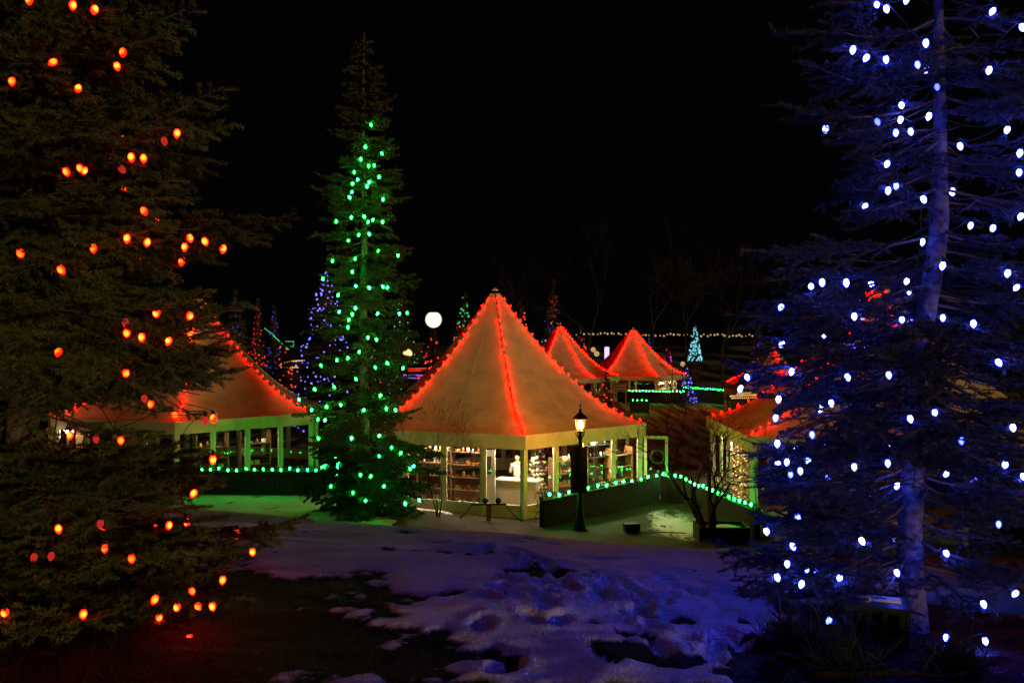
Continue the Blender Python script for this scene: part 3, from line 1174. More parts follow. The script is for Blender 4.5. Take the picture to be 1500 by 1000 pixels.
M['whiten'] = needle_mat('white_tinsel', (.6, .55, .5), (.8, .75, .7))
q, rz = frame_at(mA, mB_, .20, .65)
bauble_tree(q, 1.85, 'white tinsel tree with pale baubles in the right front window', M['whiten'], (0, 1, 6), 26, 5, 'x')
q, rz = frame_at(mA, mC_, .06, 2.4)
bauble_tree(q, 2.2, 'dark green decorated tree with rose baubles behind the seller', M['green_n'], (6, 2, 5, 1), 30, 6, 'x')

def pendant(p, top, label, group, key='pend'):
    root = empty('pendant_lamp', p, label, 'lamp', group)
    MB().tube([p + Vector((0, 0, .1)), Vector((p.x, p.y, max(p.z + .2, top)))], .008, 5).build('cord', M['black'], root)
    MB().lathe([(.16, -.09), (.15, .03), (.12, .09), (.04, .15), (.02, .17)], p, 12, cap=False).build('shade', M['white'], root, True)
    MB().ball(p, .075, 12, 8).build('bulb', E[key], root, True)


for a_, b_, u, dep, lab in ((mA, mC_, .385, .40, 'hanging lamp over the left window shelf of the central tent'), (mA, mC_, .62, .4, 'hanging lamp over the shelf near the green lit spruce'),
                            (mA, mC_, .13, 1.5, 'hanging lamp over the seller at the counter'), (mA, mC_, .12, .45, 'hanging lamp in front of the sales counter'), (mA, mB_, .2, .30, 'hanging lamp over the white tinsel tree'),
                            (mA, mB_, .44, .36, 'hanging lamp over the shelf behind the street lamp'), (mA, mB_, .70, .34, 'hanging lamp over the third right window shelf'),
                            (mA, mB_, .88, .3, 'hanging lamp over the shelf near the open door')):
    p, _ = frame_at(a_, b_, u, dep)
    p.z = 2.32
    pendant(p, 2.7, lab, 'hanging lamps inside the central tent')

# lamps and stock inside the side tents
lA, lBc, lCc = lc + lD[0] * lRw, lc + lD[1] * lRw, lc + lD[5] * lRw


def inside(cc, a, b, u, dep):
    e = b - a
    n = Vector((-e.y, e.x, 0)).normalized()
    if n.dot(cc - a) < 0: n = -n
    q = a + e * u + n * dep
    return Vector((q.x, q.y, cc.z + .045)), math.atan2(e.y, e.x)


for u, lab in ((.3, 'brown shelf behind the front window of the left tent'), (.62, 'brown shelf in the left tent beside its green lit posts')):
    q, rz = inside(lc, lA, lBc, u, .8)
    shelf_unit(lab, q, rz, 1.2, lv[:4], M['wood'], 'display shelves in the outer tents'); stock(q, rz, 1.2, lv[:4], '%s' % ('the left tent front shelf' if u < .5 else 'the left tent side shelf'), 4)
rA, rB2, rL = rc + rD[0] * rRw, rc + rD[1] * rRw, rc + rD[5] * rRw
q, rz = inside(rc, rL, rA, .20, .55)
shelf_unit('pale shelf of red and cream goods behind the bare shrub', q, rz, 1.3, lv, M['panel'], 'display shelves in the outer tents'); stock(q, rz, 1.3, lv, 'the shelf behind the bare shrub', 6, (0, 1, 2, 6, 5))
q, rz = inside(rc, rL, rA, .48, .55)
shelf_unit('pale shelf in the right tent beside the orange light strand', q, rz, 1.3, lv, M['panel'], 'display shelves in the outer tents'); stock(q, rz, 1.3, lv, 'the shelf beside the orange light strand', 5, (0, 2, 5))
for cc, a_, b_, u, dep, lab in ((lc, lA, lBc, .3, .4, 'hanging lamp over the front shelf of the left tent'), (lc, lA, lBc, .62, .4, 'hanging lamp over the right shelf of the left tent'),
                                (rc, rL, rA, .28, .2, 'hanging lamp over the red and cream goods in the right tent'), (rc, rL, rA, .55, .2, 'hanging lamp by the orange strand in the right tent'),
                                (rc, rA, rB2, .3, .6, 'hanging lamp in the right tent behind the blue lit spruce')):
    p, _ = inside(cc, a_, b_, u, dep)
    p.z = cc.z + 2.32
    pendant(p, cc.z + 2.7, lab, 'hanging lamps inside the outer tents', 'pend2' if cc is lc else 'pend')
# glowing strand on the right tent post
w0 = rL.lerp(rA, .77) + (rL - rc).normalized() * .2
w0 = Vector((w0.x, w0.y - .15, 0))
pts = [w0 + Vector((.12 * math.sin(i * 1.3), .05 * math.cos(i), .35 + i * .045)) for i in range(42)]
E['strand'] = emis('orange_strand_bulb', (2.4, .8, .16), 1.6)
light_string('upright bundle of orange lights on the front of the right tent', pts, E['strand'], .8, .5, False, True, wire=pts, wr=.006)
# shop window of the far tent
tD = tent_dirs(T3, 26)
for i, u in enumerate((.25, .6)):
    a, b = T3 + tD[0] * 5.4, T3 + tD[1] * 5.4
    q, rz = inside(T3, a, b, u, .5)
    shelf_unit('lit shelf of pale lampshades in the farthest whole tent' if i else 'narrow lit shelf at the farthest tent corner', q, rz, 1.5, [.5, 1.0, 1.5], M['white'], 'display shelves in the outer tents', 1.9)
    pl_, _ = inside(T3, a, b, u, .15)
    pendant(pl_ + Vector((0, 0, 2.0)), T3.z + 2.6, 'hanging lamp over the %s shelf of the farthest tent' % ('lampshade' if i else 'corner'), 'hanging lamps inside the outer tents')
    stock(q, rz, 1.5, [.5, 1.0, 1.5], 'the %s shelf of the farthest tent' % ('lampshade' if i else 'corner'), 4, (0, 1))

# bright lamp at the left tent's far left corner, with cedar boards
p = P(102, 624, 31.6)
root = empty('flood_lamp', p, 'glaring white lamp at the left end of the left tent', 'lamp')
MB().lathe([(.05, .3), (.16, .12), (.20, .02), (.17, -.02)][::-1], p, 12, cap=False).build('hood', M['white'], root, True)
MB().ball(p + Vector((0, 0, -.08)), .2, 14, 10).build('bulb', E['cool'], root, True)
MB().tube([p + Vector((0, 0, .3)), p + Vector((0, 0, .55)), p + Vector((.0, .5, .7))], .02, 6).build('bracket', M['black'], root)
for px, w, lab in ((78, .32, 'narrow cedar board upright left of the glaring lamp'), (122, .5, 'wide cedar board upright right of the glaring lamp')):
    b = G(px, 32.0)
    root = empty('cedar_post', b, lab, 'post', 'cedar posts by the glaring lamp')
    MB().box(b + Vector((0, 0, 1.35)), (w, .12, 2.7)).build('board', M['orangewood'], root)
    MB().box(b + Vector((0, 0, .1)), (w + .1, .2, .2)).build('foot', M['darkwood'], root)


# ------------------------------------------------------------------ fences with green bulbs
def fence(label, pa, pb, h, light_label, seed, sp=.42):
    r = random.Random(seed)
    a, b = Vector(pa), Vector(pb)
    a.z, b.z = gz(a.x, a.y) - .03, gz(b.x, b.y) - .03
    root = empty('board_fence', a, label, 'fence', 'low board fences edged with green bulbs')
    e = b - a
    L = e.length
    u = e.normalized()
    rz = math.atan2(u.y, u.x)
    up = Vector((0, 0, 1))
    bd = MB()
    n = int(L / .14)
    for i in range(n):
        q = a + u * (L * (i + .5) / n)
        hh = h + r.uniform(-.012, .012)
        bd.box(q + up * hh / 2, (L / n * .93, .026, hh), rz)
    bd.build('board_panel', M['darkwood'], root)
    nrm = Vector((u.y, -u.x, 0))
    if nrm.y > 0: nrm = -nrm
    for zz in (h * .25, h * .8):
        MB().box((a + b) / 2 - nrm * .04 + up * zz, (L, .045, .08), rz).build('rail', M['darkwood'], root)
    MB().box((a + b) / 2 + up * (h + .03), (L + .04, .10, .03), rz).build('cap_rail', M['darkwood'], root)
    k = int(L / 1.8) + 1
    for i in range(k + 1):
        MB().box(a + u * (L * i / k) - nrm * .07 + up * (h + .08) / 2, (.09, .09, h + .08), rz).build('post', M['darkwood'], root)
    nb = max(4, int(L / sp))
    pts, wire = [], []
    for i in range(nb):
        q = a + u * (L * (i + .5) / nb) + up * (h + .14 + r.uniform(-.03, .05)) + nrm * .03
        pts.append(q)
        wire.append(q + up * .03)
    light_string(light_label, pts, E['hedge'], 1.5, .3, False, group='green bulbs along the board fences', wire=wire, wr=.006)
    if a.y < 40:
        ln = Vector((0, 0, 0))
        hr = empty('hedge', a + nrm * -.25, 'dark clipped hedge behind the ' + label.split('dark ')[-1].replace('board ', '').replace('short ', ''), 'hedge', 'low hedges behind the fences')
        n = int(L * 900)
        t = NP.rand(n)
        prof = h + .10 + .10 * np.sin(t * L * 2.1 + seed) + .06 * np.sin(t * L * 5.3)
        C0 = np.array(a)[None] + np.array(e)[None] * t[:, None] - np.array(nrm)[None] * (.12 + NP.rand(n) * .3)[:, None]
        C0[:, 2] += prof * np.sqrt(NP.rand(n))
        tv = np.stack([C0 + NP.normal(0, .022, (n, 3)) for _ in range(3)], 1)
        tris_object('foliage', tv, NP.rand(n), M['far_n'], hr)
        for i in range(int(L / .5)):
            q = a + u * (.25 + i * .5) - nrm * .25
            if i < 12: MB().tube([q, q + up * (h * .9)], [.02, .008], 5).build('stem', M['barebark'], hr)
    return root, a, b


def V2(px, py_base):
    d = CZ * F / (py_base - HY)
    return Vector((d * (px - 750) / F, d, 0))


fence('dark board fence behind the street lamp along the central tent', V2(796, 777), V2(966, 735), .80, 'green bulbs on the fence behind the street lamp', 1)
fence('short dark fence between the central tent and the right tent', V2(968, 733), V2(1002, 738), .82, 'green bulbs on the short fence between the tents', 2, .3)
fence('dark board fence behind the bare shrub along the right tent', V2(1003, 741), V2(1106, 795), .80, 'green bulbs on the fence behind the bare shrub', 3, .36)
fence('dark board fence along the front of the left tent', V2(238, 724), V2(470, 726), .82, 'green bulbs on the fence in front of the left tent', 4, .30)
fence('dark board fence beside the right door of the left tent', V2(472, 725), V2(505, 690), .82, 'green bulbs on the fence beside the left tent door', 5, .4)
pF0, pF1 = P(905, 600, 78), P(1004, 600, 76)
fence('far fence with green bulbs before the farthest whole tent', (pF0.x, 78, 0), (pF1.x, 76, 0), 1.0, 'row of green bulbs before the farthest whole tent', 6, .3)
pF0, pF1 = P(1000, 600, 80), P(1070, 600, 74)
fence('far fence with green bulbs left of the hip roofed kiosk', (pF0.x, 80, 0), (pF1.x, 74, 0), 1.2, 'row of green bulbs left of the hip roofed kiosk', 7, .35)
pF0 = P(924, 600, 66); pF1 = P(950, 600, 66)
fence('short far fence with few green bulbs nearer than the tents', (pF0.x, 66, 0), (pF1.x, 66, 0), .9, 'few green bulbs on the short far fence', 8, .3)
# snow-topped shrubs poking above the fence
for i, (px, pyb, zt, lab) in enumerate(((885, 752, .82, 'rounded snowy shrub peeping over the fence left of the fourth post'), (908, 747, .78, 'wide snowy shrub peeping over the fence near the open door'),
                                        (1040, 757, .72, 'rounded snowy shrub over the fence behind the bare shrub'), (1083, 776, .74, 'small snowy shrub at the right end of the fence'))):
    b = V2(px, pyb) + Vector((0, .45, 0))
    root = empty('shrub', b, lab, 'shrub', 'snowy shrubs behind the fences')
    r = random.Random(60 + i)
    n = 900
    U = NP.normal(0, 1, (n, 3)); U /= np.linalg.norm(U, axis=1)[:, None]
    U[:, 2] = np.abs(U[:, 2])
    C0 = np.array(b) + U * np.array([.34, .3, zt + .1]) * NP.uniform(.75, 1.0, (n, 1))
    tv = np.stack([C0 + NP.normal(0, .03, (n, 3)) for _ in range(3)], 1)
    tris_object('crown', tv, NP.rand(n), M['green_n'], root)
    MB().tube([b, b + Vector((0, 0, .5))], [.03, .015], 6).build('stem', M['barebark'], root)
    sn = MB()
    sn.ball(b + Vector((0, 0, zt + .02)), .2, 12, 6, sq=.42).ball(b + Vector((.15, .03, zt - .03)), .13, 10, 6, sq=.5)
    sn.build('snow_cap', M['snow'], root, True)

# ------------------------------------------------------------------ street lamp with banner
lb_ = V2(850, 782); lb_.z = gz(lb_.x, lb_.y) - .02
lamp = empty('street_lamp', lb_, 'black iron street lamp with glowing lantern in front of the central tent', 'street lamp')
up = Vector((0, 0, 1))
MB().lathe([(.24, 0), (.24, .05), (.20, .08), (.17, .16), (.15, .30), (.10, .38), (.085, .55), (.095, .60), (.075, .66), (.07, 1.2), (.06, 1.25)], lb_, 16).build('base', M['black'], lamp, True)
MB().lathe([(.062, 1.2), (.055, 2.0), (.048, 2.55), (.07, 2.58), (.07, 2.62), (.045, 2.66), (.05, 2.76)], lb_, 12).build('pole', M['black'], lamp, True)
sc_ = MB()
for k in range(4):
    a = k * PI / 2 + .5
    d = Vector((math.cos(a), math.sin(a), 0))
    sc_.tube([lb_ + up * 2.62 + d * .05, lb_ + up * 2.66 + d * .13, lb_ + up * 2.76 + d * .15, lb_ + up * 2.83 + d * .10], .014, 6)
sc_.build('scroll_bracket', M['black'], lamp, True)
lz = 2.80
fr = MB()
for k in range(6):
    a = k * PI / 3 + .3
    d = Vector((math.cos(a), math.sin(a), 0))
    fr.tube([lb_ + up * lz + d * .095, lb_ + up * (lz + .34) + d * .185], .011, 5)
fr.lathe([(.02, lz - .05), (.09, lz - .03), (.105, lz), (.10, lz + .012)], lb_, 6)
fr.build('lantern_frame', M['black'], lamp)
MB().lathe([(.082, lz + .014), (.165, lz + .33)], lb_, 6).build('lantern_glass', lantern_mat(), lamp)
MB().ball(lb_ + up * (lz + .17), .075, 12, 8, sq=1.5).build('flame', E['warm'], lamp, True)
MB().lathe([(.215, lz + .342), (.21, lz + .37), (.13, lz + .45), (.05, lz + .52), (.04, lz + .56)], lb_, 6).build('lantern_roof', M['black'], lamp)
MB().lathe([(.02, lz + .55), (.045, lz + .60), (.015, lz + .64), (.012, lz + .70), (.05, lz + .715), (.012, lz + .73), (.004, lz + .80)], lb_, 8).build('finial', M['black'], lamp, True)
bn = lb_ + Vector((-.02, .11, 0))
banner = empty('banner', bn + up * 2.35, 'maroon patterned banner hanging on the street lamp pole', 'banner')
vs, fs = [], []
for i in range(13):
    for j in range(7):
        vs.append(bn + Vector((-.24 + .47 * j / 6, .018 * math.sin(j * 1.3 + i * .5), 2.32 - 1.28 * i / 12)))
for i in range(12):
    for j in range(6): fs.append((i * 7 + j, i * 7 + j + 1, (i + 1) * 7 + j + 1, (i + 1) * 7 + j))
o = MB().add(vs, fs).build('cloth', M['banner'], banner, True)
sm = o.modifiers.new('thick', 'SOLIDIFY'); sm.thickness = .006
MB().tube([bn + Vector((-.27, 0, 2.335)), bn + Vector((.26, 0, 2.335))], .014, 6).build('rod', M['black'], banner)

# ------------------------------------------------------------------ post with two spotlights before the tent
b = V2(716, 768); b.z = gz(b.x, b.y) - .02
sp = empty('spotlight_post', b, 'short wooden post with two black spotlights and drooping cables before the central tent', 'spotlight post')
MB().box(b + up * .24, (.14, .10, .48), .1).build('post', M['wood'], sp)
MB().box(b + up * .50, (1.05, .06, .045), .05).build('crossbar', M['black'], sp)
for s in (-.1, .28):
    c = b + Vector((s, -.02, .60))
    l = MB(); l.tube([c + Vector((0, .07, 0)), c + Vector((0, -.06, .02)), c + Vector((0, -.10, .03))], [.06, .085, .09], 10); l.tube([c - up * .09, c], .02, 6)
    l.build('spotlight', M['black'], sp, True)
for x0, x1, y1 in ((-.5, -.98, -.1), (.5, 1.0, -.15)):
    q = [b + Vector((x0 + (x1 - x0) * t, y1 * t, .48 - .46 * t - .06 * math.sin(PI * t))) for t in [i / 8 for i in range(9)]]
    MB().tube(q, .016, 5).build('cable', M['black'], sp)

# black floodlight box on the court
b = V2(925, 786); b.z = gz(b.x, b.y)
fb = empty('ground_floodlight', b, 'squat black floodlight box standing on the green lit snow', 'floodlight')
MB().box(b + up * .16, (.42, .24, .22), .2).build('housing', M['black'], fb)
MB().box(b + up * .025, (.30, .30, .05), .2).build('foot', M['black'], fb)
MB().box(b + Vector((.03, .13, .16)), (.34, .012, .16), .2).build('lens', M['glass'], fb)
MB().tube([b + Vector((.2, 0, .03)), b + Vector((.5, -.08, .02)), b + Vector((.9, .03, .015)), b + Vector((1.5, -.05, .01))], .014, 5).build('cable', M['black'], fb)

# bollard with rope of green bulbs under the spruce
b = G(503, 26.2)
bo = empty('bollard', b, 'dark wooden bollard with two tan bands left of the green lit spruce base', 'bollard')
MB().lathe([(.20, 0), (.20, .52), (.17, .56)], b, 12).build('post', M['darkwood'], bo, True)
MB().ball(b + up * .74, .22, 12, 8, sq=.62).build('lower_band', M['orangewood'], bo, True)
MB().ball(b + up * 1.05, .20, 12, 8, sq=.7).build('upper_band', M['orangewood'], bo, True)
MB().lathe([(.12, 1.15), (.14, 1.3), (.10, 1.5), (.02, 1.55)], b, 10).build('cap', M['darkwood'], bo, True)
pts = [b + Vector((-.24 + .012 * i + .03 * math.sin(i), -.2, .5 + .075 * i)) for i in range(16)]
light_string('strand of green bulbs climbing the dark bollard', pts, E['hedge'], 1.2, .3, False, group='green bulbs along the board fences', wire=pts, wr=.005)


# ------------------------------------------------------------------ bare shrubs and trees
def bare_tree(name, label, base, h, seed, stems, spread, depth=5, r0=.05, cat='tree', group='leafless trees and shrubs', tw=.004, m='barebark'):
    r = random.Random(seed)
    base = Vector(base)
    root = empty(name, base, label, cat, group)
    tr, cr = MB(), MB()

    def grow(p, d, L, rad, lev):
        n = 4
        pts = [p]
        q = p.copy()
        dd = d.copy()
        for i in range(n):
            dd = (dd + Vector((r.gauss(0, .13), r.gauss(0, .13), r.gauss(.05, .08)))).normalized()
            q = q + dd * (L / n)
            pts.append(q.copy())
        r1 = max(tw * .7, rad * .62)
        (tr if lev == 0 else cr).tube(pts, [rad + (r1 - rad) * i / n for i in range(n + 1)], 7 if lev < 2 else 4, cap=lev == 0)
        if lev >= depth: return
        for k in range(r.choice((2, 2, 3))):
            a = r.uniform(.25, .75)
            ax = dd.orthogonal().normalized()
            ax.rotate(Quaternion(dd, r.uniform(0, 2 * PI)))
            nd = dd.copy()
            nd.rotate(Quaternion(ax, a))
            st = pts[-1] if k < 2 else pts[r.randrange(2, 4)]
            grow(st, nd, L * r.uniform(.62, .86), r1 * r.uniform(.7, .95), lev + 1)
    for k in range(stems):
        a = 2 * PI * k / stems + r.uniform(-.4, .4)
        d = Vector((math.cos(a) * spread, math.sin(a) * spread, 1)).normalized()
        grow(base + Vector((math.cos(a) * .04, math.sin(a) * .04, -.05)), d, h * .34, r0, 0)
    tr.build('trunk', M[m], root, True)
    cr.build('branches', M[m], root, True)
    return root


b = V2(1037, 800); b.z = gz(b.x, b.y)
bare_tree('bare_shrub', 'dark leafless many stemmed shrub in front of the right tent', b, 3.5, 5, 6, .33, 5, .065, 'shrub', tw=.008)
b2 = V2(985, 720)
bare_tree('bare_tree', 'thin leafless tree in the dark gap between the central and right tents', (b2.x + .6, 34, 0), 5.2, 9, 2, .2, 5, .06)
b2 = G(640, 24.6)
bare_tree('bare_shrub', 'wispy leafless shrub before the left windows of the central tent', (b2.x, 24.9, b2.z), 3.0, 14, 3, .3, 6, .022, 'shrub', tw=.003)
for i, (px, d, h, lab) in enumerate(((855, 112, 19, 'tall leafless tree in the dark left of the farthest tent'), (955, 108, 21, 'tall leafless tree in the dark above the farthest tent'), (1010, 118, 18, 'tall leafless tree behind the cyan lit tree'),
                                     (1060, 100, 17, 'tall leafless tree in the dark above the hip roofed kiosk'), (745, 116, 15, 'leafless tree in the dark behind the central tent peak'), (560, 120, 15, 'leafless tree far behind the green lit spruce'))):
    bare_tree('bare_tree', lab, G(px, d, -.1), h, 70 + i, 1, .05, 6, .22, tw=.02)

# planter box at the shrub foot
b = V2(1062, 803); b.z = gz(b.x, b.y) - .02
pb = empty('planter_box', b, 'low dark planter box at the foot of the bare shrub', 'planter')
for dx, dy, sx, sy in ((0, -.4, 1.3, .05), (0, .4, 1.3, .05), (-.65, 0, .05, .75), (.65, 0, .05, .75)):
    MB().box(b + Vector((dx, dy + .42, .2)), (sx, sy, .42)).build('side_board', M['darkwood'], pb)
mb = MB(); mb.box(b + Vector((0, .42, .16)), (1.22, .72, .3)); mb.build('soil', M['wood'], pb)
s_ = MB(); s_.ball(b + Vector((.15, .45, .31)), .36, 14, 6, sq=.16); s_.build('snow', M['snow'], pb, True)

# ------------------------------------------------------------------ floodlight pole and small lamps behind
p = P(635, 468, 37)
g0 = G(635, 37)
fl = empty('floodlight_pole', g0, 'tall pole with the brightest round white floodlight left of the central tent', 'floodlight')
MB().tube([g0, Vector((p.x, p.y, p.z - .4))], [.08, .05], 8).build('pole', M['black'], fl)
MB().lathe([(.06, -.46), (.16, -.42), (.2, -.36)], p, 12).build('collar', M['black'], fl)
MB().ball(p, .36, 24, 16).build('globe', E['flood'], fl, True)
MB().lathe([(.22, .30), (.17, .36), (.06, .42), (.02, .48)], p, 16, cap=False).build('hood', M['black'], fl, True)
E['small'] = emis('small_lamp_glow', (1, .55, .18), 3.0, rim=(.06, .014, .001))
p = P(597, 518, 46); g0 = G(597, 46)
fl = empty('street_lamp', g0, 'smaller amber globe lamp below the bright floodlight', 'street lamp')
MB().tube([g0, Vector((p.x, p.y, p.z - .2))], [.06, .04], 8).build('pole', M['black'], fl)
MB().ball(p, .26, 14, 10).build('globe', E['small'], fl, True)
for px, py, d, r_, key, lab in ((869, 512, 100, .3, 'f_warm', 'far warm globe lamp between two far tents, left one'), (874, 518, 95, .3, 'f_warm', 'far warm globe lamp between two far tents, lower right one'),
                                (1000, 533, 84, .25, 'f_warm', 'far warm globe lamp at the right end of the farthest tent')):
    p = P(px, py, d); g0 = G(px, d)
    fl = empty('street_lamp', g0, lab, 'street lamp', 'far globe lamps')
    MB().tube([g0, Vector((p.x, p.y, p.z - .2))], [.06, .04], 6).build('pole', M['black'], fl)
    MB().ball(p, r_, 10, 8).build('globe', E[key], fl, True)
p = P(889, 528, 100); E['tube'] = emis('violet_tube', (1.0, .75, 1.6), 1.0, 'NONE')
root = empty('light_column', p, 'upright pale violet light column left of the farthest tent', 'light column')
MB().lathe([(.28, .0), (.28, 1.5), (.2, 1.6)], p, 10).build('tube', E['tube'], root, True)
MB().lathe([(.3, -(p.z - gz(p.x, p.y))), (.3, -.002)], p, 10).build('base', M['black'], root)

# ------------------------------------------------------------------ far conifers with lights
protos = []
for s in range(3):
    o = Vector((0, 0, 0))
    root = None
    c = Conifer(100 + s, .5, .26, .07, 9, False)
    hh = .5
    while hh < 9.8:
        for k in range(7):
            a = rnd.uniform(0, 2 * PI)
            L = 2.2 * (1 - hh / 10) + .15
            b = Vector((0, 0, hh + rnd.uniform(-.3, .3)))
            c.limb(b, b + Vector((math.cos(a) * L, math.sin(a) * L, -.12 * L)) * rnd.uniform(.75, 1.1), .04, .04, .1, .4, mn=.3)
        hh += .42
    V, T = c.needles()
    protos.append((V, T, c.wood))
pm = []
for V, T, wd in protos:
    o = tris_object('crown', V, T, M['far_n'], None)
    me = o.data
    bpy.data.objects.remove(o)
    t = MB(); t.tube([(0, 0, -.3), (0, 0, 9.9)], [.22, .02], 8)
    t.add(wd.v, wd.f)
    o = t.build('trunk', M['twig'], None)
    me2 = o.data
    bpy.data.objects.remove(o)
    pm.append((me, me2))


_dots = {}


def dot_string(label, qs, group):
    """a far string: every bulb a part, past a hundred the smallest as one"""
    root = empty('string_lights', qs[0][0], label, 'string lights', group)
    qs = sorted(qs, key=lambda a: -a[1])
    for q, r_, k in qs[:100]:
        if k not in _dots:
            m = MB().octa((0, 0, 0), 1.0)
            me = bpy.data.meshes.new('bulb')
            me.from_pydata(m.v, [], m.f)
            me.materials.append(E[k])
            _dots[k] = me
        o = bpy.data.objects.new('bulb', _dots[k])
        COL.objects.link(o)
        o.parent = root
        o.location = q - root.location
        o.scale = (r_, r_, r_)
    if len(qs) > 100:
        keys = sorted(set(k for _, _, k in qs))
        m = MB()
        for q, r_, k in qs[100:]: m.octa(q, r_, keys.index(k))
        tagit(m.build('small_bulbs', [E[k] for k in keys], root), kind='stuff')
    return root


def lit_tree(px, top, d, cols, nb, label, light_label, seed, width=1.0, mode='random', tree=True, lo=.1, rpx=1.5):
    """cols: list of (material key, low, high) ranges of height the colour is used in"""
    r = random.Random(seed)
    b = G(px, d, -.1)
    h = P(px, top, d).z - b.z
    s = h / 10
    if tree:
        root = empty('conifer', b, label, 'tree', 'far conifers wound with lights')
        root.scale = (s * width, s * width, s)
        root.rotation_euler = (0, 0, r.uniform(0, 6))
        me, me2 = pm[seed % 3]
        for nm, m_ in (('crown', me), ('trunk', me2)):
            o = bpy.data.objects.new(nm, m_); COL.objects.link(o); o.parent = root
    rr = rpx * d / F
    turns = 9
    qs = []
    for i in range(nb):
        u = i / nb
        t = lo + (.99 - lo) * (u if mode == 'spiral' else 1 - math.sqrt(r.random()))
        a = turns * 2 * PI * u if mode == 'spiral' else r.uniform(PI, 2 * PI)
        R = (2.25 * (1 - t) + .08) * s * width * (1.02 if mode == 'spiral' else r.uniform(.8, 1.05))
        q = b + Vector((R * math.cos(a), R * math.sin(a), t * h + (.06 * h * math.sin(a * 2.3) if mode == 'spiral' else 0)))
        ch = [k for k, l, hi in cols if l <= t <= hi]
        if ch: qs.append((q, rr * r.uniform(.55, 1.15), r.choice(ch)))
    dot_string(light_label, qs, 'strings of small lights on far trees')


lit_tree(477, 405, 44, [('f_blue', 0, 1)], 230, 'conifer with violet blue lights behind the green lit spruce', 'violet blue spiral lights left of the green lit spruce', 1, 1.25, 'spiral', rpx=1.5)
lit_tree(378, 437, 60, [('f_red', 0, .6), ('f_dred', .3, 1)], 130, 'narrow conifer with red lights behind the left tent', 'red lights on the narrow conifer behind the left tent', 2, .55)
lit_tree(345, 425, 75, [('f_dblue', 0, 1)], 70, 'conifer with dim blue lights above the left tent roof', 'dim blue lights above the left tent roof', 3, .7)
lit_tree(402, 445, 80, [('f_dblue', 0, 1)], 45, 'conifer with sparse blue lights right of the narrow red lit conifer', 'sparse blue lights right of the narrow red lit conifer', 4, .6)
lit_tree(415, 492, 52, [('f_red', 0, 1)], 60, 'low conifer with red lights at the right slope of the left tent', 'red lights beside the right slope of the left tent', 5, 1.1)
lit_tree(355, 470, 50, [('f_red', 0, 1)], 60, 'conifer with red lights just behind the left tent ridge', 'red lights just behind the left tent ridge', 6, 1.0)
lit_tree(262, 440, 50, [('f_red', 0, 1)], 50, 'conifer with red lights behind the left tent peak', 'red lights behind the left tent peak', 7, .9)
lit_tree(98, 447, 46, [('f_dred', 0, 1)], 70, 'conifer with deep red lights seen through the left spruce', 'deep red lights seen through the left spruce', 8, .6, rpx=2.2)
lit_tree(680, 430, 60, [('f_green', .6, 1), ('f_red', 0, .75)], 150, 'conifer with green and red lights left of the central tent peak', 'green and red lights left of the central tent peak', 9, .9)
lit_tree(590, 425, 62, [('f_green', 0, 1)], 110, 'conifer with small green lights beside the floodlight', 'small green lights beside the floodlight', 10, 1.0, rpx=1.1)
lit_tree(635, 480, 55, [('f_red', 0, 1), ('f_blue', 0, .4)], 100, 'conifer with red and blue lights under the floodlight', 'red and blue lights under the floodlight', 11, 1.2, rpx=1.8)
lit_tree(810, 410, 95, [('f_dred', .5, 1), ('f_green', .35, .7), ('f_dblue', .4, .75), ('f_red', 0, .45)], 130, 'tall conifer with red green and blue lights above the first far tent', 'red green and blue lights above the first far tent', 12, .8, rpx=1.2)
lit_tree(762, 440, 75, [('f_red', 0, 1)], 100, 'conifer with red lights right of the central tent peak', 'red lights right of the central tent peak', 13, 1.2, rpx=1.8)
lit_tree(850, 478, 100, [('f_red', 0, .8), ('f_dred', 0, 1)], 90, 'conifer with red lights right of the first far tent', 'red lights right of the first far tent', 14, 1.1, rpx=1.6)
lit_tree(950, 488, 112, [('f_dblue', 0, 1), ('f_blue', .2, .5)], 70, 'conifer with blue lights right of the farthest tent peak', 'blue lights right of the farthest tent peak', 15, .7, rpx=1.2)
lit_tree(978, 505, 115, [('f_dred', 0, 1), ('f_violet', 0, .7)], 60, 'low conifer with pink lights right of the farthest tent', 'pink lights right of the farthest tent', 16, 1.1, rpx=1.3)
lit_tree(1018, 474, 105, [('f_cyan', 0, .95), ('f_dred', .95, 1)], 150, 'slender conifer with cyan white lights and a red tip', 'cyan white lights with a red tip', 17, .8, lo=.42, rpx=1.25)
lit_tree(1006, 535, 78, [('f_blue', 0, 1), ('f_dblue', 0, 1)], 90, 'small conifer with blue lights at the right end of the farthest tent', 'blue lights at the right end of the farthest tent', 18, 1.2, lo=.0, rpx=1.2)
lit_tree(1405, 488, 50, [('f_gold', 0, 1), ('f_violet', 0, .45)], 120, 'conifer with gold lights seen through the right spruce', 'gold lights seen through the right spruce', 19, .8, 'spiral')
lit_tree(1220, 440, 60, [('f_red', 0, 1)], 50, 'conifer with red lights behind the roof of the right tent', 'red lights behind the roof of the right tent', 20, 1.0)
lit_tree(888, 545, 60, [('f_red', 0, 1), ('f_dred', 0, 1)], 24, 'low conifer with few red lights below the farthest tent', 'few red lights below the farthest tent', 21, 1.3, rpx=1.6)

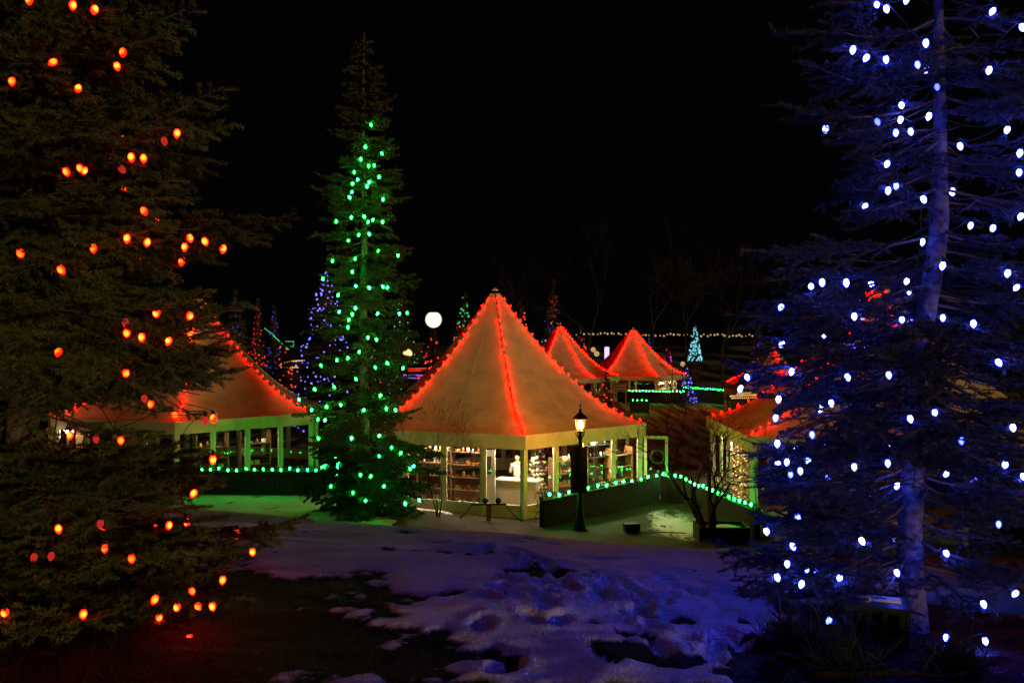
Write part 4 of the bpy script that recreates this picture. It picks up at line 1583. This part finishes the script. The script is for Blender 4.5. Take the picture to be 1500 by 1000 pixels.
lit_tree(1112, 476, 72, [('f_dblue', 0, 1), ('f_red', 0, .6)], 60, 'conifer with blue and red lights right of the cyan lit tree', 'blue and red lights right of the cyan lit tree', 22, 1.0)
lit_tree(560, 470, 58, [('f_red', 0, .7), ('f_green', .2, 1)], 80, 'conifer with mixed lights just behind the green lit spruce', 'mixed red and green lights just behind the green lit spruce', 23, 1.2)
lit_tree(615, 505, 64, [('f_violet', 0, .5), ('f_red', 0, 1)], 70, 'low conifer with violet and red lights above the amber lamp hut', 'violet and red lights near the amber lamp hut', 24, 1.6)
# lights hung in the far row on poles
root = empty('festoon', P(850, 488, 125), 'long level row of warm lights on thin poles far behind the tents', 'string lights')
a, b = P(845, 488, 125), P(1108, 491, 125)
for i in range(7):
    q = a.lerp(b, i / 6)
    MB().tube([Vector((q.x, q.y, gz(q.x, q.y))), q + Vector((0, 0, .1))], .06, 5).build('pole', M['black'], root)
wp = []
for i in range(61):
    q = a.lerp(b, i / 60); q.z -= .25 * abs(math.sin(PI * i / 10)); wp.append(q)
MB().tube(wp, .02, 4).build('wire', M['black'], root)
for i in range(52):
    q = a.lerp(b, (i + rnd.uniform(-.3, .3)) / 52); q.z += rnd.uniform(-.25, .1)
    MB().octa(q, rnd.uniform(.10, .21)).build('bulb', E['f_warm'], root)


# dark market huts with light trims
def hut(label, px0, px1, py_eave, py_peak, d, group='far market huts'):
    a, b = G(px0, d, -.1), G(px1, d, -.1)
    ez = P(px0, py_eave, d).z
    pz = P(px0, py_peak, d).z
    w = b.x - a.x
    root = empty('market_hut', (a + b) / 2, label, 'hut', group)
    c = (a + b) / 2
    MB().box(Vector((c.x, d, (ez + a.z) / 2)), (w, w * .6, ez - a.z)).build('wall', M['darkwood'], root)
    o = w * .08
    x0, x1 = a.x - o, b.x + o
    y0, y1 = d - w * .3 - o, d + w * .3 + o
    vs = [(x0, y0, ez), (x1, y0, ez), (x1, y1, ez), (x0, y1, ez), (x0 + w * .3, d, pz), (x1 - w * .3, d, pz)]
    MB().add(vs, [(0, 1, 5, 4), (2, 3, 4, 5), (1, 2, 5), (3, 0, 4), (3, 2, 1, 0)]).build('roof', M['black'], root)
    MB().box(Vector((c.x, d - w * .3 - .02, a.z + (ez - a.z) * .55)), (w * .6, .05, (ez - a.z) * .4)).build('counter_opening', M['cloth_d'], root)
    return root


def trim(label, segs, key, group='light trims on far huts', rpx=1.3, name='string_lights'):
    qs = []
    for (x0, y0, x1, y1, d, n) in segs:
        for i in range(n):
            t = i / (n - 1)
            qs.append((P(x0 + (x1 - x0) * t, y0 + (y1 - y0) * t, d), rpx * d / F * rnd.uniform(.8, 1.1), key))
    dot_string(label, qs, group)


hut('far hut trimmed with gold lights right of the left tent', 408, 443, 528, 512, 66)
trim('gold trim on the hut right of the left tent', [(412, 533, 423, 529, 64.3, 5), (423, 529, 443, 528, 64.3, 10), (412, 538, 436, 538, 64.3, 11)], 'f_gold')
trim('slanting pale green lights left of the violet lit conifer', [(388, 481, 401, 491, 72, 7), (401, 492, 426, 515, 72, 16)], 'f_green', rpx=1.2)
trim('pale green bracket shaped lights above the gold trimmed hut', [(419, 500, 430, 500, 72, 8), (430, 500, 430, 507, 72, 5), (426, 507, 430, 507, 72, 3)], 'f_green', rpx=.8)
hut('far hut with red and violet light rows under the amber lamp', 590, 640, 545, 532, 60)
trim('red row on the hut under the amber lamp', [(596, 540, 634, 539, 58, 20), (598, 543, 630, 542, 58, 16)], 'f_red', rpx=1.1)
trim('violet row on the hut under the amber lamp', [(592, 549, 622, 550, 58, 14), (592, 553, 618, 554, 58, 10)], 'f_violet', rpx=1.4)
hut('far hut with a blue light row behind the green lit spruce', 548, 580, 551, 540, 62)
trim('blue row on the hut behind the green lit spruce', [(552, 548, 578, 548, 60.2, 16)], 'f_blue', rpx=1.2)
trim('gold lights on the hut behind the green lit spruce', [(553, 556, 590, 553, 60.2, 12)], 'f_gold', rpx=1.1)

# hip roofed kiosk
kd = 70
a, b = G(1066, kd, -.1), G(1164, kd, -.1)
ez = P(0, 561, kd).z
root = empty('kiosk', (a + b) / 2, 'low hip roofed kiosk with red roof corners far behind the right tent', 'kiosk')
cx = (a.x + b.x) / 2
pz = P(0, 541, kd).z
hw = (b.x - a.x) / 2
MB().add([(cx - hw, kd - 2, ez), (cx + hw, kd - 2, ez), (cx + hw, kd + 2, ez), (cx - hw, kd + 2, ez), (cx - hw * .35, kd, pz), (cx + hw * .35, kd, pz)],
         [(0, 1, 5, 4), (2, 3, 4, 5), (1, 2, 5), (3, 0, 4), (3, 2, 1, 0)]).build('roof', M['canvas'], root)
for x in (-hw + .2, -.6, hw * .45, hw - .2):
    MB().box(Vector((cx + x, kd - 1.7, (ez + a.z) / 2)), (.16, .16, ez - a.z - .004)).build('post', M['white'], root)
MB().box(Vector((cx, kd - 1.7, a.z + .5)), (hw * 2 - .6, .1, 1.0)).build('counter', M['darkwood'], root)
MB().box(Vector((cx, kd - 2.02, ez - .09)), (hw * 2, .03, .16)).build('fascia', M['white'], root)
rp = [P(1066 + i * 2.6, 557 - i * 1.3, 67.6) for i in range(10)] + [P(1122 + (i % 3) * 3, 551 + i * 1.1, 67.6) for i in range(8)]
light_string('red lights at the roof corners of the hip roofed kiosk', rp, E['tentred'], 2.0, .2, False, True, 'red light strings on tent ridges', rp, .008)
trim('gold mound of lights on the stand before the kiosk', [(1070, 580, 1108, 578, 55, 16), (1072, 583, 1112, 582, 55, 14), (1080, 577, 1100, 575, 55, 8)], 'f_gold', rpx=1.4)
b = G(1078, 55.4)
tz = P(0, 583, 55.4).z
pl = empty('flower_stand', b, 'square stand under the gold mound of lights', 'stand')
MB().box(Vector((b.x, b.y, (b.z + tz) / 2 - .05)), (.9, .7, tz - b.z - .12)).build('body', M['green_metal'], pl)
MB().box(Vector((b.x + .3, b.y, tz - .06)), (1.9, 1.0, .1)).build('tray', M['darkwood'], pl)

# wooden sign board near the first far tent
b = G(908, 58)
sg = empty('sign_board', b, 'small brown sign board with two faint rows of pale lettering left of the farthest tent', 'sign')
zc = P(0, 567, 58).z
MB().box(Vector((b.x, b.y, zc)), (.74, .06, .62)).build('board', M['wood'], sg)
for k in (-.41, .41): MB().box(Vector((b.x + k, b.y + .02, (b.z + zc + .36) / 2)), (.07, .08, zc + .36 - b.z)).build('post', M['orangewood'], sg)
lt_ = MB()
for row, n_ in ((.10, 11), (-.10, 12)):     # too small to read in the photograph: strokes of about the same size
    for i in range(n_):
        lt_.box(Vector((b.x - .29 + .58 * i / (n_ - 1), b.y - .034, zc + row + rnd.uniform(-.008, .008))), (rnd.uniform(.018, .036), .006, rnd.uniform(.06, .10)))
lt_.build('lettering', mat('sign_paint', (.62, .40, .36), .6), sg)


# ------------------------------------------------------------------ things under the right spruce
b = P(1283, 945, 5.25); b.z = gz(b.x, b.y) - .02
ub = empty('utility_box', b, 'dark green slotted metal box with snow on its slanted lid at the right spruce foot', 'utility box')
ub.scale = (.74, .74, .86)
rz = -.35
u = Vector((math.cos(rz), math.sin(rz), 0)); nn = Vector((math.sin(rz), -math.cos(rz), 0))
if nn.y > 0: nn = -nn
for s in (-.19, -.06, .06, .19): MB().box(b + u * s + nn * .12 + up * .125, (.045, .03, .23), rz).build('front_slat', M['green_metal'], ub)
MB().box(b + nn * .12 + up * .25, (.44, .03, .03), rz).build('top_rail', M['green_metal'], ub)
MB().box(b + nn * .12 + up * .02, (.44, .03, .03), rz).build('bottom_rail', M['green_metal'], ub)
MB().box(b - nn * .12 + up * .13, (.44, .02, .26), rz).build('back_panel', M['green_metal'], ub)
for s in (-.23, .23): MB().box(b + u * s + up * .13, (.02, .27, .26), rz).build('side_panel', M['green_metal'], ub)
MB().box(b + up * .278, (.50, .33, .02), rz).build('lid', M['green_metal'], ub)
MB().box(b + up * .293 - nn * .05 + u * .06, (.26, .14, .010), rz).ball(b + up * .295 - u * .1, .07, 10, 5, sq=.25).build('snow', M['snow'], ub, True)
c = P(1178, 940, 5.0); c.z = gz(c.x, c.y) + .12
pts = []
for i in range(60):
    t = i / 59 * 2 * PI * 3
    pts.append(c + Vector((.085 * math.cos(t) * (1 + .05 * math.sin(t * .7)), .02 * math.sin(t * .5) + i * .0004, .13 * math.sin(t))))
pts += [c + Vector((.15, -.05, -.1)), c + Vector((.35, -.1, -.11)), c + Vector((.7, -.12, -.10))]
MB().tube(pts, .008, 6).build('cable_coil', M['black'], None, True, origin=c, label='coiled black cable on the snow left of the green slotted box', cat='cable')


def log(label, pa, pb, r, seed):
    rr = random.Random(seed)
    a, b = Vector(pa), Vector(pb)
    a.z = gz(a.x, a.y) + r * .6; b.z = gz(b.x, b.y) + r * .8
    pts = [a.lerp(b, t / 6) + Vector((rr.gauss(0, .015), rr.gauss(0, .015), rr.gauss(0, .015))) for t in range(7)]
    m = MB(); m.tube(pts, [r * (1 - .08 * i) for i in range(7)], 7)
    for k in range(7):
        q = pts[rr.randrange(1, 7)]
        d = Vector((rr.gauss(0, 1), rr.gauss(0, 1), abs(rr.gauss(.4, .4)))).normalized()
        e = q + d * rr.uniform(.1, .28)
        m.tube([q, q.lerp(e, .5) + Vector((0, 0, .02)), e], [r * .35, r * .25, r * .1], 5)
    m.build('fallen_branch', M['barebark'], None, True, origin=a, label=label, cat='branch', group='fallen branches at the right spruce foot')


log('knobbly fallen branch reaching left over the blue lit snow', P(1112, 935, 5.0), P(1215, 912, 5.1), .03, 1)
log('dark fallen branch under the cable coil', P(1130, 965, 4.7), P(1260, 968, 4.7), .028, 2)
log('thin fallen branch at the bottom right corner', P(1190, 990, 4.4), P(1420, 975, 4.5), .02, 3)
for i, (px, py, d, lab) in enumerate(((1150, 925, 5.05, 'dark tuft of dead weeds left of the cable coil'), (1210, 940, 4.9, 'dark tuft of dead weeds beside the green slotted box'), (1235, 985, 4.5, 'dark tuft of dead weeds at the lower right'), (1400, 970, 4.7, 'dark tuft of dead weeds below the right spruce trunk'))):
    b = P(px, py, d); b.z = gz(b.x, b.y)
    n = 500
    base = np.array(b) + NP.normal(0, 1, (n, 3)) * np.array([.07, .06, 0])
    tip = base + np.stack([NP.normal(0, .09, n), NP.normal(0, .09, n), np.abs(NP.normal(.1, .07, n))], 1)
    w = NP.normal(0, 1, (n, 3)); w /= np.linalg.norm(w, axis=1)[:, None]
    tv = np.stack([base - w * .004, base + w * .004, tip], 1)
    o = tris_object('weed_tuft', tv, NP.rand(n), M['far_n'], None)
    tagit(o, lab, 'weeds', 'dead weed tufts on the snow')


# ------------------------------------------------------------------ ground
def grid_axis(dense_a, dense_b, step, far, mid):
    x = list(np.arange(dense_a, dense_b + 1e-6, step))
    s = step
    v = dense_b
    while v < far[1]:
        s = min(s * 1.13, .2) if v < mid[1] else s * 1.13; v += s; x.append(v)
    s = step
    v = dense_a
    while v > far[0]:
        s = min(s * 1.13, .2) if v > mid[0] else s * 1.13; v -= s; x.insert(0, v)
    return np.array(x)


xs = grid_axis(-4.4, 4.6, .034, (-420, 420), (-13, 13))
ys = grid_axis(3.2, 10.2, .034, (-60, 500), (3.2, 31))
X, Y = np.meshgrid(xs, ys)
Z = gz(X, Y)


def vnoise(X, Y, s, seed):
    r = np.random.RandomState(seed)
    T = r.rand(256, 256)
    u, v = X / s, Y / s
    i, j = np.floor(u).astype(int), np.floor(v).astype(int)
    fu, fv = u - i, v - j
    fu = fu * fu * (3 - 2 * fu); fv = fv * fv * (3 - 2 * fv)
    g = lambda a, b: T[a % 256, b % 256]
    return (g(i, j) * (1 - fu) + g(i + 1, j) * fu) * (1 - fv) + (g(i, j + 1) * (1 - fu) + g(i + 1, j + 1) * fu) * fv - .5


near = np.clip((12 - Y) / 2.5, 0, 1)
fine = np.clip((10 - Y) / 1.5, 0, 1) * np.clip((5.5 - np.abs(X)) / 1.5, 0, 1)
wind = vnoise(X * .35, Y * 1.3, .34, 1) * .03 + vnoise(X * .4, Y * 1.3, .15, 2) * .018 + vnoise(X * .5, Y * 1.2, .07, 21) * .009
lumps = vnoise(X, Y, .6, 3) * .05 + vnoise(X, Y, .26, 4) * .025 + vnoise(X, Y, .12, 9) * .010 + vnoise(X, Y, .055, 29) * .009
zone = np.clip((X + .5) / 1.0, 0, 1) * np.clip((8.2 - Y) / 1.5, 0, 1)
Z = Z + near * (wind * .8 + vnoise(X, Y, 1.8, 5) * .10) + fine * lumps * (.35 + .85 * zone)
r = random.Random(77)
for i in range(90):
    if i < 34:
        t = i / 33
        fx = -.15 + 1.5 * t + r.gauss(0, .1) + (.12 if i % 2 else -.12); fy = 8.2 - 3.7 * t + r.gauss(0, .1)
    else:
        fx = r.uniform(-.2, 2.1); fy = r.uniform(4.4, 6.8)
    a = r.uniform(-.6, .6) + (.3 if i < 34 else 0)
    dx, dy = X - fx, Y - fy
    m = (np.abs(dx) < .5) & (np.abs(dy) < .5)
    if not m.any(): continue
    u = (dx[m] * math.cos(a) + dy[m] * math.sin(a)) / .06
    v = (-dx[m] * math.sin(a) + dy[m] * math.cos(a)) / .13
    q = np.sqrt(u * u + v * v)
    Z[m] += -.05 * np.exp(-(q ** 4) * .8) + .014 * np.exp(-((q - 1.5) ** 2) * 5)
# snow cover
n1 = vnoise(X, Y, .55, 11) + .7 * vnoise(X, Y, .22, 12) + .65 * vnoise(X, Y, .1, 13) + .4 * vnoise(X, Y, .045, 14)
S = np.ones_like(X)


def blob(cx, cy, rx, ry, soft=.35, amt=1.0, nz=.9):
    global S
    q = np.sqrt(((X - cx) / rx) ** 2 + ((Y - cy) / ry) ** 2) + n1 * nz * .55
    S = np.minimum(S, 1 - amt * np.clip((1 + soft - q) / soft, 0, 1))


blob(-2.75, 5.2, 1.45, 1.45, nz=1.3)
blob(-1.5, 4.75, .95, .42, nz=1.9)
blob(-2.6, 3.9, 1.3, .7)
blob(-.45, 4.5, .55, .22, nz=2.2)  # foreground patches also put the dark of unlit snow into the ground colour
blob(.5, 4.1, .8, .2, nz=2.4)
blob(3.0, 5.6, 1.0, 1.1)
blob(2.3, 4.6, .6, .5, nz=1.6)
blob(1.5, 4.5, .3, .22, nz=2.0)
blob(.75, 4.7, .25, .16, .3, .9, 2.0)
blob(1.75, 5.0, .3, .16, .3, .9, 2.0)
blob(.1, 7.0, .28, .2, .3, .8, 2.0)
blob(GT.x + .5, GT.y + .3, 1.5, .8)
blob(1.7, 24.6, 1.5, .9, nz=1.0)
blob(3.2, 26.3, .9, 1.9, nz=.8)
blob(6.3, 26.5, .5, 1.8, nz=.8)
blob(7.2, 23.4, 1.6, .8, nz=1.0)
nb_ = vnoise(X, Y, 1.3, 41) * 1.6 + vnoise(X, Y, .5, 42) * .8
court = (Y > 10.5) & (Y < 30 + nb_) & (X > -2.7 + nb_ * 1.2)
qc = np.sqrt(((X - 4.75) / 1.15) ** 2 + ((Y - 25.0) / 2.3) ** 2) + n1 * .5
S = np.where(court, np.minimum(S, np.clip(1.25 - qc, 0, 1) * .95), S)
fo = foot(X)
strip = np.clip(1 - np.abs(Y - (25.0 - .02 * X)) / 1.1 + n1 * .5, 0, 1) * np.clip((3.4 - X) / .8, 0, 1) * np.clip((X + 3.2) / .8, 0, 1)
S = np.minimum(S, 1 - np.clip(strip * 2, 0, 1))
edge = np.clip(1.2 - np.abs(Y - (fo + .35)) / .35 + n1 * .9, 0, 1) * np.clip((X + 2.0) / .6, 0, 1)
S = np.minimum(S, 1 - np.clip(edge * 1.6, 0, 1) * .9)
S = np.where(Y > 36, np.minimum(S, np.clip(.32 + n1 * 1.6, 0, 1)), S)
S = np.clip(S - np.clip(-(n1 + .42) * 6, 0, 1) * .8, 0, 1)
Z += .035 * (S - 1) * near
ny, nx = X.shape
verts = np.stack([X, Y, Z], -1).reshape(-1, 3)
ii = np.arange(ny * nx).reshape(ny, nx)
quads = np.stack([ii[:-1, :-1], ii[:-1, 1:], ii[1:, 1:], ii[1:, :-1]], -1).reshape(-1, 4)
me = bpy.data.meshes.new('ground')
me.vertices.add(len(verts)); me.vertices.foreach_set('co', verts.reshape(-1).astype(np.float32))
me.loops.add(len(quads) * 4); me.loops.foreach_set('vertex_index', quads.reshape(-1).astype(np.int32))
me.polygons.add(len(quads))
me.polygons.foreach_set('loop_start', np.arange(0, len(quads) * 4, 4, dtype=np.int32))
me.polygons.foreach_set('loop_total', np.full(len(quads), 4, dtype=np.int32))
me.polygons.foreach_set('use_smooth', np.ones(len(quads), dtype=bool))
at = me.attributes.new('snow', 'FLOAT', 'POINT'); at.data.foreach_set('value', S.reshape(-1).astype(np.float32))
me.update(calc_edges=True)
gm = bpy.data.materials.new('snowy_ground'); gm.use_nodes = True
nt = gm.node_tree
bs = nt.nodes['Principled BSDF']; bs.inputs['Roughness'].default_value = .7; bs.inputs['Specular IOR Level'].default_value = .2
at = nt.nodes.new('ShaderNodeAttribute'); at.attribute_name = 'snow'
geo = nt.nodes.new('ShaderNodeNewGeometry')
n = nt.nodes.new('ShaderNodeTexNoise'); n.inputs['Scale'].default_value = 22; n.inputs['Detail'].default_value = 8
nt.links.new(geo.outputs['Position'], n.inputs['Vector'])
ad = nt.nodes.new('ShaderNodeMath'); ad.operation = 'MULTIPLY_ADD'; ad.inputs[1].default_value = .9; ad.inputs[2].default_value = -.45
nt.links.new(n.outputs['Fac'], ad.inputs[0])
a2 = nt.nodes.new('ShaderNodeMath'); a2.operation = 'ADD'
nt.links.new(at.outputs['Fac'], a2.inputs[0]); nt.links.new(ad.outputs[0], a2.inputs[1])
rp = nt.nodes.new('ShaderNodeValToRGB')
rp.color_ramp.elements[0].position = .28; rp.color_ramp.elements[1].position = .74
nt.links.new(a2.outputs[0], rp.inputs['Fac'])
n2 = nt.nodes.new('ShaderNodeTexNoise'); n2.inputs['Scale'].default_value = 45; n2.inputs['Detail'].default_value = 6
nt.links.new(geo.outputs['Position'], n2.inputs['Vector'])
r2 = nt.nodes.new('ShaderNodeValToRGB')
r2.color_ramp.elements[0].color = (.010, .009, .005, 1); r2.color_ramp.elements[1].color = (.055, .042, .022, 1)
nt.links.new(n2.outputs['Fac'], r2.inputs['Fac'])
mx = nt.nodes.new('ShaderNodeMix'); mx.data_type = 'RGBA'
mx.inputs['B'].default_value = (.78, .80, .84, 1)
nt.links.new(rp.outputs['Color'], mx.inputs['Factor']); nt.links.new(r2.outputs['Color'], mx.inputs['A'])
nt.links.new(mx.outputs['Result'], bs.inputs['Base Color'])
bp = nt.nodes.new('ShaderNodeBump'); bp.inputs['Strength'].default_value = .8; bp.inputs['Distance'].default_value = .03
nt.links.new(n2.outputs['Fac'], bp.inputs['Height']); nt.links.new(bp.outputs['Normal'], bs.inputs['Normal'])
me.materials.append(gm)
go = bpy.data.objects.new('ground', me); COL.objects.link(go); go['kind'] = 'structure'

# withered grass in the bare patches, lower left
n = 26000
gx = NP.uniform(-4.2, 2.6, n); gy = NP.uniform(3.5, 6.8, n)
ix = np.clip(np.searchsorted(xs, gx), 0, nx - 1); iy = np.clip(np.searchsorted(ys, gy), 0, ny - 1)
keep = S[iy, ix] < .45
gx, gy, gzv = gx[keep], gy[keep], Z[iy, ix][keep]
n = len(gx)
base = np.stack([gx, gy, gzv - .005], 1)
tip = base + np.stack([NP.normal(0, .035, n), NP.normal(0, .035, n), np.abs(NP.normal(.03, .025, n)) + .006], 1)
w = NP.normal(0, 1, (n, 3)); w[:, 2] *= .2; w /= np.linalg.norm(w, axis=1)[:, None]
M['dry'] = needle_mat('withered_grass', (.02, .016, .008), (.07, .05, .026))
o = tris_object('grass', np.stack([base - w * .0025, base + w * .0025, tip], 1), NP.rand(n), M['dry'], None)
o['kind'] = 'stuff'
tagit(o, 'withered grass and needle litter in the bare patches below the left spruce', 'grass')

# ------------------------------------------------------------------ night sky, distant town glow, camera
w = bpy.data.worlds.new('World'); sc.world = w; w.use_nodes = True
bg = w.node_tree.nodes['Background']
bg.inputs['Color'].default_value = (.75, .85, 1.0, 1)
bg.inputs['Strength'].default_value = .0009
sun = bpy.data.lights.new('sun', 'SUN')
sun.energy = .85; sun.angle = math.radians(5); sun.color = (1, .60, .21)
so = bpy.data.objects.new('sun', sun); COL.objects.link(so)
so.rotation_euler = Vector((-.55, .83, -.058)).to_track_quat('-Z', 'Y').to_euler()

cam = bpy.data.cameras.new('camera')
cam.sensor_width = 36; cam.lens = 36 * F / 1500
cam.shift_y = -10 / 1500
cam.clip_end = 2000; cam.clip_start = .05
co = bpy.data.objects.new('camera', cam); COL.objects.link(co)
co.location = (0, 0, CZ); co.rotation_euler = (PI / 2, 0, 0)
sc.camera = co
vs_ = sc.view_settings
vs_.view_transform = 'Standard'; vs_.look = 'None'; vs_.exposure = 0; vs_.gamma = 1
cy = sc.cycles
cy.use_denoising = True
cy.max_bounces = 4; cy.diffuse_bounces = 2; cy.glossy_bounces = 2; cy.transmission_bounces = 3; cy.transparent_max_bounces = 10
cy.sample_clamp_indirect = 2.0; cy.sample_clamp_direct = 0
cy.caustics_reflective = False; cy.caustics_refractive = False
cy.use_light_tree = True
